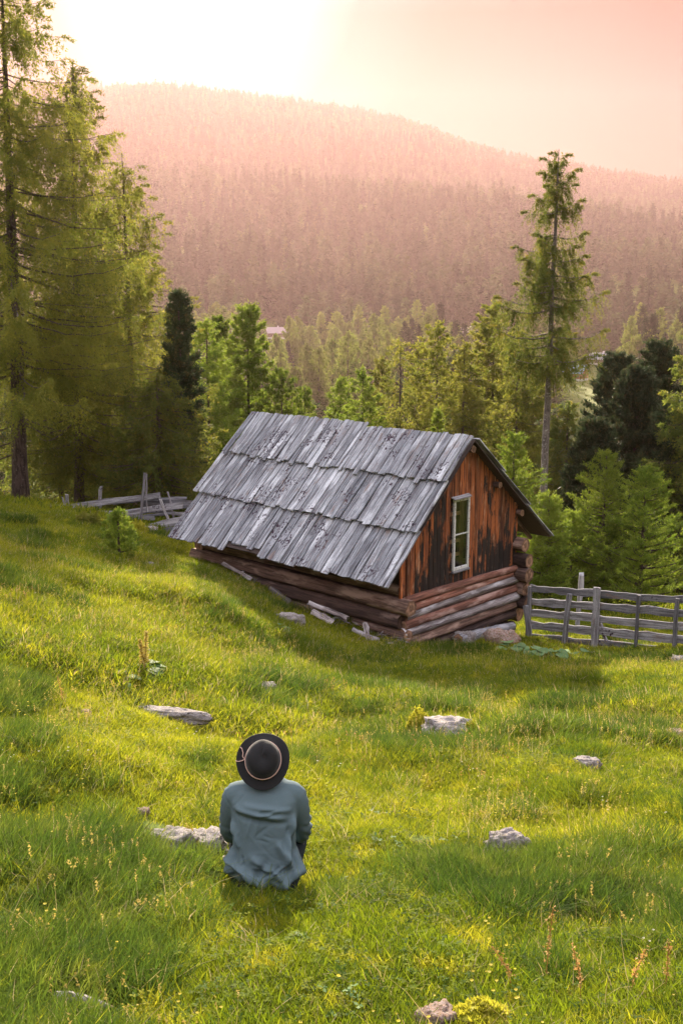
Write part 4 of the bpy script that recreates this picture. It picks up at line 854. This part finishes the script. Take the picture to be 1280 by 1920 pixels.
    for k, (r, z) in enumerate(prof):
        zz = np.full(64, z); ax, ay = .0975*r, .108*r
        if r > 1.1: zz = zz+(r-1.05)*(.065*c**2-.022*s**2)+.003*np.sin(th*3+1)*(r-1.05)*3     # side curl of the brim
        if z > .05 and k > 11: 
            f = np.clip((z-.05)/.05, 0, 1); ax = ax*(1-.20*f*np.clip(s, 0, 1)); zz = zz-.010*f*np.exp(-(c/.5)**2)*np.clip(s, 0, 1)*(r < .85)-.012*f*(s*-.5+.5)+.004*np.sin(th*2+.7)*f
        V.append(np.stack([ax*c, ay*s, zz], 1))
    V = np.concatenate(V+[np.array([[0, 0, .090]])]); m = len(prof)
    f = [(i*64+j, i*64+(j+1) % 64, (i+1)*64+(j+1) % 64, (i+1)*64+j) for i in range(m-1) for j in range(64)]+[((m-1)*64+j, (m-1)*64+(j+1) % 64, m*64) for j in range(64)]
    hat = MB().add(V, f, 0, True).build('hat', FELT, root)
    hat.location = (-.003, .085, .718); hat.rotation_euler = (R_(46), R_(-2), R_(0))
    md = hat.modifiers.new('s', 'SUBSURF'); md.levels = md.render_levels = 1
    mb = MB()
    for k in range(2):
        t2 = np.linspace(0, 2*math.pi, 60); P_ = np.stack([.0975*1.005*np.cos(t2), .1085*1.005*np.sin(t2), .020+.006*k+.002*np.sin(t2*3+k*2)], 1); mb.add(*tube(P_, .0024, 6, cap=False), 0, True)
    for P_ in ([(-.100, .008, .022), (-.112, .024, .020), (-.110, .045, .024), (-.116, .066, .032), (-.125, .072, .036)], [(-.100, .008, .022), (-.115, .001, .021), (-.128, -.004, .026), (-.143, -.006, .033), (-.148, -.001, .036)]):
        mb.add(*tube(np.array(P_), .0026, 6), 0, True)
    mb.build('hat_cord', CORD, hat)
person()
# ------------------------------------------------------------------ rocks
ROCKS = []
def rock(label, px, py, wpx, hpx, mat='rock', depth=.8, seed=0, rz=0, sink=.35, name='rock', cat='rock', elong=1):
    p = on_ground(px, py); Y = p.y; w = wpx/F*Y*1.05/2; h = hpx/F*Y*1.15/2*1.2; rng = np.random.default_rng(seed)
    bm = bmesh.new(); bmesh.ops.create_icosphere(bm, subdivisions=4, radius=1); off = Vector(rng.uniform(-50, 50, 3))
    for v in bm.verts:
        n = v.co.normalized(); q = n*1.4+off
        k = 1+.35*noise.noise(q)+.28*noise.noise(q*2.6)+.16*noise.noise(q*5.5)+.09*noise.noise(q*12)
        k -= .10*max(0, noise.noise(q*3.1+Vector((9, 0, 0))))**.5
        v.co = n*k; v.co.z = min(v.co.z, .72+.14*noise.noise(q*1.7)+.06*noise.noise(q*5))
    me = bpy.data.meshes.new(name); bm.to_mesh(me); bm.free(); me.materials.append(M[mat]); me.polygons.foreach_set('use_smooth', np.ones(len(me.polygons), bool))
    o = mkobj(name, me); o.location = p+Vector((0, w*depth*.5, h*.22)); o.scale = (w, w*depth, h*1.05); o.rotation_euler = (0, 0, rz); ROCKS.append((p.x, p.y, w, w*depth)); return tag(o, label, cat)
rock('pale grey rock left of the person, with a brown mossy hollow beside it', 320, 1606, 96, 60, seed=3, depth=.9)
rock('rounded lichened rock between the person and the pale grey one', 386, 1604, 84, 56, seed=9, depth=.9)
rock('flat rock partly hidden behind the left side of the person', 425, 1638, 60, 28, seed=4)
rock('largest rock in the middle of the meadow, right of the person, with moss on top', 845, 1392, 110, 56, seed=5, depth=.7)
rock('slanted pink grey rock in the grass, right of the person', 950, 1604, 92, 60, seed=26, rz=.4, depth=.6)
rock('small flat rock in the right part of the meadow', 1103, 1443, 50, 28, seed=7)
rock('brown grey rock at the right edge of the meadow', 1264, 1386, 44, 22, seed=8, mat='rock_brown')
rock('long pale slab of rock lying in the grass, up and left of the hat', 312, 1348, 165, 24, seed=12, depth=.22, rz=-.22)
rock('small rock in the meadow between the cabin and the hat', 492, 1297, 46, 20, seed=13)
rock('mossy rust coloured rock at the bottom edge of the picture', 822, 1928, 80, 50, seed=14, mat='rock_brown')
rock('small rusty rock left of the person, above the pale grey one', 268, 1532, 26, 22, seed=15, mat='rock_brown')
rock('whitish boulder half hidden in weeds under the long wall', 545, 1172, 50, 32, seed=16, depth=.5)
rock('grey stone under the front corner of the gable wall', 870, 1208, 46, 32, seed=17, depth=.5)
rock('weathered brown stone at the right foot of the cabin', 938, 1212, 60, 46, seed=18, depth=.5, mat='rock_brown')
rock('little stone near the lone sapling', 280, 1064, 22, 12, seed=19)
rock('pale stone beneath the collapsed fence', 278, 998, 32, 14, seed=20)
rock('tiny white stone in the middle of the upper meadow', 544, 1258, 18, 9, seed=21)
rock('tiny brown stone at the left of the meadow', 155, 1343, 28, 14, seed=22, mat='rock_brown')
rock('stone at the right edge just below the fence', 1275, 1246, 36, 20, seed=23)
rock('small pale stone left of the brown weed by the wall', 566, 1352, 24, 12, seed=24)
# dead branch bottom left
pts = [GP(x, y, .055) for x, y in ((104, 1890), (130, 1893), (158, 1898), (186, 1906), (214, 1916))]
v_, f_ = tube(np.array(pts), [.012, .019, .016, .012, .006], 9, jitter=.3, rng=rngC); tag(MB().add(v_, f_, 0, True).build('dead_branch', M['rock']), 'pale bleached piece of branch in the grass at the bottom left', 'branch')
# ------------------------------------------------------------------ leafy plants
def leaf(mb, base, d, L, w, droop, mi=0, n=5, fold=.15):
    d = Vector(d).normalized(); s = d.cross(Vector((0, 0, 1))); s = s.normalized() if s.length > .05 else Vector((1, 0, 0)); v = []
    for i in range(n+1):
        t = i/n; c = Vector(base)+d*(L*t)+Vector((0, 0, -droop*L*t*t)); ww = w*.5*math.sin(math.pi*min(1, t*.86+.10))**.7
        up = Vector((0, 0, fold*ww)); v += [c-s*ww+up, c, c+s*ww+up]
    f = []
    for i in range(n): a = i*3; f += [(a, a+1, a+4, a+3), (a+1, a+2, a+5, a+4)]
    mb.add([tuple(q) for q in v], f, mi, True)
M['broad'] = leaf_mat('broad_weed_leaf', (.07, .13, .03), (.09, .16, .05), (.14, .2, .06), .35, 2, .7, .2)
M['butter'] = leaf_mat('butterbur_leaf', (.11, .19, .07), (.14, .22, .09), (.18, .25, .11), .3, 2, .75, .15)
M['stalk'] = leaf_mat('dry_flower_stalk', (.40, .30, .07), (.46, .36, .09), (.5, .38, .12), .3, 4)
M['sorrel'] = leaf_mat('sorrel_seed_stalk', (.42, .22, .07), (.48, .28, .09), (.5, .34, .12), .3, 9)
M['moss'] = leaf_mat('yellow_cushion_leaf', (.28, .27, .02), (.38, .36, .03), (.46, .44, .05), .5, 3)
def weed(label, px, py, n, L, w, mat='broad', stalk=0, seed=0, rise=.7, name='broadleaf_weed'):
    rng = np.random.default_rng(seed); p = on_ground(px, py); e = empty(name, p)
    for i in range(n):
        a = i*2.4+rng.random(); mb = MB(); d = (math.cos(a), math.sin(a), rise*rng.uniform(.4, 1.4)); st = Vector(d).normalized()*L*rng.uniform(.4, .9)
        if i == 0 or True: mb.add(*tube(np.array([(0, 0, 0), st*.5, st]), .005, 5), 0)
        leaf(mb, st, (d[0], d[1], .15), L*rng.uniform(.7, 1.1), w*rng.uniform(.8, 1.2), .35); mb.build('leaf', M[mat], e)
    if stalk:
        for k in range(2):
            T = []; hh = stalk*(1-.2*k); dx = .03-.07*k
            for i in range(260):
                z = rng.uniform(.25, 1)*hh; r = .035*(1.15-z/hh)*rng.random()**.5+.004; a = rng.uniform(0, 6.3); c = np.array([dx*(z/hh)+r*math.cos(a), r*math.sin(a), z]); T.append(c+rng.normal(0, .011, (3, 3)))
            mb = MB(); mb.add(*tube(np.array([(0, 0, 0), (dx*.5, 0, hh*.5), (dx, 0, hh)]), .006, 5)); fs = mb.build('flower_stalk', M['stalk'], e); mkobj('seed_head', tri_mesh('seed_head', T, M['stalk']), fs)
    return tag(e, label, 'plant')
weed('broad leaved dock with tall yellow flower stalks in the left meadow', 272, 1262, 11, .17, .13, stalk=.46, seed=1)
weed('low broad leaved plant just left of the flowering dock', 222, 1284, 8, .16, .13, seed=2)
for k, (px, py, n, lb) in enumerate(((955, 1222, 7, 'pale butterbur plant by the corner stones of the cabin, leftmost of its row'), (1000, 1228, 8, 'pale butterbur plant under the first fence post'), (1038, 1232, 7, 'pale butterbur plant right of the one under the first fence post'), (1078, 1236, 5, 'pale butterbur plant below the leaning fence post, rightmost of its row'))):
    weed(lb, px, py, n, .24, .26, 'butter', seed=30+k, rise=.9, name='butterbur')
weed('leafy weed growing beside the white boulder under the long wall', 520, 1186, 12, .18, .12, seed=8)
weed('small nettle like weed with upright leaves, in tall grass below the person', 556, 1772, 22, .05, .018, seed=9, rise=2.2)
weed('little leafy weed left of the nettle like one, below the person', 466, 1766, 12, .05, .018, seed=10, rise=2)
def sorrel(label, px, py, h, seed):
    rng = np.random.default_rng(seed); p = on_ground(px, py); e = empty('sorrel_stalk', p); lx = rng.normal(0, .05); c_ = lambda z: np.array([lx*(z/h)**2, 0, z])
    mb = MB().add(*tube(np.array([c_(0), c_(h*.5), c_(h)]), .0022, 5)); mb.build('stem', M['sorrel'], e); T = []
    for i in range(110):
        z = h*rng.uniform(.35, 1); z = h*(.35+.65*(round((z/h-.35)/.65*7)/7))+rng.normal(0, h*.018); T.append(c_(z)+rng.normal(0, .007, 3)+rng.normal(0, .004, (3, 3)))
    mkobj('seed_head', tri_mesh('seed_head', T, M['sorrel']), e); return tag(e, label, 'plant')
sorrel('rusty sorrel stalk standing tallest in the lower right grass', 1022, 1850, .36, 1)
for k, (px, py, h, lb) in enumerate(((898+190, 1880, .24, 'rusty sorrel stalk right of the tallest one'), (1180, 1872, .22, 'rusty sorrel stalk near the right edge at the bottom'), (1246, 1868, .24, 'rusty sorrel stalk at the lower right edge'), (960, 1858, .2, 'small rusty sorrel stalk left of the tallest one'), (120, 1330, .3, 'thin rusty sorrel stalk in the far left meadow'))):
    sorrel(lb, px, py, h, 5+k)
def cushion(label, px, py, wpx, hpx, seed, mat='moss', n=2600, fs=.009):
    rng = np.random.default_rng(seed); p = on_ground(px, py); w = wpx/F*p.y/2; h = hpx/F*p.y
    a = rng.uniform(0, 6.28, n); r = np.sqrt(rng.random(n)); hh = h*(1-r**2)**.6*rng.uniform(.55, 1.15, n)*(.75+.5*vnoise(r*np.cos(a)*3, r*np.sin(a)*3, 1, seed)); c = np.stack([w*r*np.cos(a), w*.7*r*np.sin(a), hh], 1)
    T = c[:, None, :]+rng.normal(0, fs, (n, 3, 3))*np.array([1, 1, 1.3]); o = mkobj('cushion_plant', tri_mesh('cushion_plant', T, M[mat])); o.location = p; return tag(o, label, 'plant')
cushion('yellow green cushion of tiny leaves beside the rusty rock at the bottom', 905, 1925, 140, 44, 1, n=4200)
cushion('yellow green fern like cushion left of the largest rock', 785, 1375, 56, 42, 2, n=1400, fs=.012)
cushion('yellow moss tuft on the right end of the largest rock', 884, 1384, 34, 34, 3, n=700, fs=.01)
cushion('brown dry moss tuft between the two rocks left of the person', 354, 1600, 44, 46, 4, 'stalk', n=900, fs=.008)
cushion('low green leafy cushion in front of the rocks left of the person', 355, 1648, 130, 44, 5, 'larch_young', n=3000, fs=.011)
cushion('low blueberry bush at the left of the collapsed fence, dark green', 165, 985, 60, 20, 6, 'larch', n=1200, fs=.03)
cushion('low bright shrub under the collapsed fence', 255, 1000, 48, 18, 7, 'moss', n=900, fs=.03)
# ------------------------------------------------------------------ grass
M['grass'] = leaf_mat('meadow_grass', (.14, .185, .008), (.27, .285, .013), (.40, .37, .02), .6, .45, .75, .12, rnd=.22)
M['grass_deep'] = leaf_mat('tussock_grass', (.055, .10, .012), (.09, .14, .015), (.18, .21, .025), .55, .5, .75, .12, rnd=.25)
M['grass_dry'] = leaf_mat('dry_straw', (.36, .28, .12), (.44, .36, .18), (.5, .42, .25), .4, .5, .6)
M['flower'] = leaf_mat('yellow_petals', (.62, .48, .03), (.70, .56, .05), (.7, .6, .2), .4, 5); M['white'] = leaf_mat('cream_petals', (.62, .58, .42), (.66, .62, .5), (.7, .66, .5), .4, 5)
def tuft(name, seed, n, rad, h0, h1, w, mats, mix=(1,), bend=.5, seg=3):
    rng = np.random.default_rng(seed); T = []; mi = []
    for i in range(n):
        a = rng.uniform(0, 6.28); r = rad*math.sqrt(rng.random()); b = np.array([r*math.cos(a), r*math.sin(a), -.02]); h = rng.uniform(h0, h1); ln = rng.normal(0, .22, 2)+np.array([math.cos(a), math.sin(a)])*.18*(r/rad); bd = rng.normal(0, bend, 2)
        f = rng.uniform(0, 6.28); sd = np.array([math.cos(f), math.sin(f), 0]); t = np.linspace(0, 1, seg+1)
        c = b+np.stack([h*(ln[0]*t+bd[0]*t**2.2), h*(ln[1]*t+bd[1]*t**2.2), h*t*(1-.22*np.hypot(*bd)*t)], 1); ww = w*rng.uniform(.7, 1.3)*(1-t**1.5*.95)
        l, q = c-sd*ww[:, None], c+sd*ww[:, None]; k = rng.choice(len(mix), p=mix)
        for j in range(seg):
            T.append([l[j], q[j], q[j+1]]); mi.append(k)
            if j < seg-1: T.append([l[j], q[j+1], l[j+1]]); mi.append(k)
    return tri_mesh(name, T, mats, mi)
def flowers(name, seed, n, rad, h0, h1, sz, mat):
    rng = np.random.default_rng(seed); T = []; mi = []
    for i in range(n):
        a = rng.uniform(0, 6.28); r = rad*math.sqrt(rng.random()); b = np.array([r*math.cos(a), r*math.sin(a), 0]); h = rng.uniform(h0, h1); top = b+np.array([rng.normal(0, .02), rng.normal(0, .02), h]); e = np.array([.0012, 0, 0])
        T += [[b-e, b+e, top]]; mi.append(1)
        for k in range(6):
            p = k*1.047; d = np.array([math.cos(p), math.sin(p), .35])*sz; d2 = np.array([math.cos(p+.8), math.sin(p+.8), .35])*sz; T.append([top, top+d, top+d2]); mi.append(0)
    return tri_mesh(name, T, [mat, M['grass']], mi)
G, GD, DR = M['grass'], M['grass_deep'], M['grass_dry']
MT = [G, GD, DR]
protos = [tuft('lawn', 1, 80, .13, .02, .07, .0028, MT, (.80, .15, .05)), tuft('lawn', 2, 70, .13, .03, .09, .0028, MT, (.72, .22, .06)), tuft('meadow', 3, 50, .11, .05, .13, .0030, MT, (.55, .40, .05)),
          tuft('tussock', 4, 90, .09, .08, .20, .0032, MT, (.12, .86, .02)), tuft('tussock', 5, 80, .08, .07, .17, .0030, MT, (.22, .74, .04)),
          tuft('lawn_far', 6, 80, .26, .04, .11, .0055, MT, (.78, .17, .05), seg=2), tuft('tussock_far', 7, 70, .16, .10, .24, .0055, MT, (.12, .86, .02), seg=2), tuft('straw', 8, 9, .08, .15, .34, .0018, MT, (.1, 0, .9), bend=.9),
          flowers('flower_yellow', 9, 6, .22, .05, .13, .0062, M['flower']), flowers('flower_white', 10, 4, .2, .05, .13, .006, M['white']), tuft('coarse_far', 11, 70, .5, .08, .22, .014, MT, (.6, .37, .03), seg=2)]
def herb(name, seed, n, rad, h, L, mats, mix):
    rng = np.random.default_rng(seed); T = []; mi = []
    for i in range(n):
        a = rng.uniform(0, 6.28); r = rad*math.sqrt(rng.random()); c = np.array([r*math.cos(a), r*math.sin(a), rng.uniform(.3, 1)*h]); k = rng.choice(len(mix), p=mix); f0 = rng.uniform(0, 6.28); tl = rng.normal(0, .4, 2)
        for j in range(3):
            f = f0+j*2.09; d = np.array([math.cos(f), math.sin(f), tl[0]*math.cos(f)+tl[1]*math.sin(f)])*L*rng.uniform(.7, 1.2); s_ = np.array([-math.sin(f), math.cos(f), .1])*L*.38
            T += [[c, c+d*.6+s_, c+d], [c, c+d, c+d*.6-s_]]; mi += [k, k]
    return tri_mesh(name, T, mats, mi)
def seeds(name, seed, n, rad, h0, h1, mats):
    rng = np.random.default_rng(seed); T = []; mi = []
    for i in range(n):
        a = rng.uniform(0, 6.28); r = rad*math.sqrt(rng.random()); b = np.array([r*math.cos(a), r*math.sin(a), 0]); h = rng.uniform(h0, h1); t = b+np.array([*rng.normal(0, .25, 2)*h, h]); e = np.array([.0012, .0006, 0]); T.append([b-e, b+e, t]); mi.append(0)
        for j in range(10):
            p = b+(t-b)*rng.uniform(.78, 1.03); T.append(p+rng.normal(0, .0045, (3, 3))); mi.append(1)
    return tri_mesh(name, T, mats, mi)
protos += [herb('herb_leaves', 12, 46, .14, .06, .016, MT, (.6, .4, 0)), herb('broad_leaves', 13, 12, .10, .06, .022, [M['broad'], M['moss']], (.85, .15)), seeds('seed_heads', 14, 7, .16, .12, .26, [DR, M['stalk']]), seeds('brown_seed_heads', 15, 6, .14, .10, .22, [M['sorrel'], M['sorrel']])]
def grass():
    rng = np.random.default_rng(21); PT = []; IX = []; SCL = []
    def gen(n, d0, d1, k=.44):
        D = np.sqrt(rng.uniform(d0**2, d1**2, n)); t = rng.uniform(-k, k, n); return D*t*1.08+rng.uniform(-1.6, 1.6, n), D
    clus = [(540, 1690, .5, 30), (600, 1700, .4, 22), (690, 1700, .45, 26), (460, 1700, .35, 16), (235, 1600, .25, 14), (650, 1325, .35, 16), (702, 1335, .4, 20), (742, 1365, .3, 14), (640, 1235, .8, 30), (560, 1215, .6, 26), (700, 1240, .8, 26), (860, 1235, 1.0, 40), (960, 1245, 1.0, 30), (1150, 1245, 1.0, 34), (1230, 1240, .7, 24),
            (930, 1528, .35, 16), (800, 1640, .4, 20), (1200, 1625, .5, 30), (1250, 1590, .4, 20), (90, 1450, .5, 26), (30, 1470, .4, 18), (360, 1440, .3, 14), (350, 1530, .3, 14), (990, 1385, .7, 22), (1000, 1830, .25, 16), (980, 1290, .6, 14), (320, 1075, .8, 26), (430, 1115, .8, 26), (1080, 1430, .3, 10), (1240, 1780, .3, 16), (40, 1650, .35, 16), (330, 1730, .3, 12), (1130, 1490, .3, 10)]
    for zone, n, d0, d1, protosel in (('near', 30000, 2.3, 9, 0), ('mid', 52000, 9, 26, 1), ('back', 12000, 24, 62, 2)):
        x, y = gen(n, d0, d1); m1 = vnoise(x, y, 1.0, 31)*.6+vnoise(x, y, .45, 32)*.4; m2 = vnoise(x, y, 2.6, 33); r = rng.random(n)
        if protosel == 0: ix = np.where(m1+.15*(m2-.5) > .68, np.where(r < .5, 3, 4), np.where(m1 > .52, np.where(r < .6, 2, 1), np.where(r < .5, 0, 1))); s = rng.uniform(.7, 1.2, n)
        elif protosel == 1: ix = np.where(m1+.15*(m2-.5) > .70, 6, np.where(r < .93, 5, 2)); s = rng.uniform(.7, 1.25, n)
        else: ix = np.full(n, 10); s = rng.uniform(.7, 1.3, n)
        PT.append((x, y)); IX.append(ix); SCL.append(s)
    for px, py, rad, n in clus:
        c = on_ground(px, py); x = c.x+rng.normal(0, rad*.55, n); y = c.y+rng.normal(0, rad*.35, n); PT.append((x, y)); IX.append(rng.choice([3, 4], n) if c.y < 12 else np.where(rng.random(n) < .5, 6, 3)); SCL.append(rng.uniform(.7, 1.15, n))
    x, y = gen(500, 2.5, 14); PT.append((x, y)); IX.append(np.full(500, 7)); SCL.append(rng.uniform(.6, 1.1, 500))
    for k_, n_, d0, d1, th in ((11, 3200, 2.5, 16, .5), (12, 420, 2.5, 18, .5), (13, 1500, 2.8, 20, .4), (14, 500, 3, 20, .6)):
        x, y = gen(n_, d0, d1); q = vnoise(x, y, 1.3, 50+k_) > th; x, y = x[q], y[q]; PT.append((x, y)); IX.append(np.full(len(x), k_)); SCL.append(rng.uniform(.7, 1.2, len(x)))
    n = 1700; x, y = gen(n, 3, 24); k = vnoise(x, y, 1.7, 41) > .55; x, y = x[k], y[k]; PT.append((x, y)); IX.append(np.where(rng.random(len(x)) < .88, 8, 9)); SCL.append(rng.uniform(.8, 1.3, len(x))*(.9+.02*y))
    x = np.concatenate([p[0] for p in PT]); y = np.concatenate([p[1] for p in PT]); ix = np.concatenate(IX); s = np.concatenate(SCL)
    c, si = math.cos(.809), math.sin(.809); dx, dy = x-CO.x, y-CO.y; u = dx*c+dy*si; v = -dx*si+dy*c
    keep = ~((u > -.12) & (u < CW+.1) & (v > -.15) & (v < CL)); pp = GP(497, 1682)
    keep &= ~((np.abs(x-pp.x) < .30) & (y > pp.y-.38) & (y < pp.y+.4) & (ix != 0) & (ix != 1))
    keep &= ~((np.abs(x-pp.x) < .20) & (y > pp.y-.13) & (y < pp.y+.75))
    for rx, ry, rw_, rd in ROCKS: keep &= ~((((x-rx)/(rw_*1.05))**2+((y-ry-rd*.2)/(rd*.9+.05))**2 < 1) | ((np.abs(x-rx) < rw_*.9) & (y < ry) & (y > ry-.24) & (ix != 0) & (ix != 5)))
    keep &= ~((vnoise(x, y, .55, 71)*.7+vnoise(x, y, .2, 72)*.3 > .80) & (y < 22))
    bq = GP(158, 1898); keep &= ~((np.abs(x-bq.x) < .24) & (y > bq.y-.16) & (y < bq.y+.05) & (ix != 0))
    x, y, ix, s = x[keep], y[keep], ix[keep], s[keep]; z = height(x, y)-.005; n = len(x)
    scatter('meadow_grass', np.stack([x, y, z], 1), rng.uniform(0, 6.28, n), rng.normal(0, .08, n), s, ix, [proto(p) for p in protos], 'long and short meadow grass with tussocks and small yellow flowers')
grass()
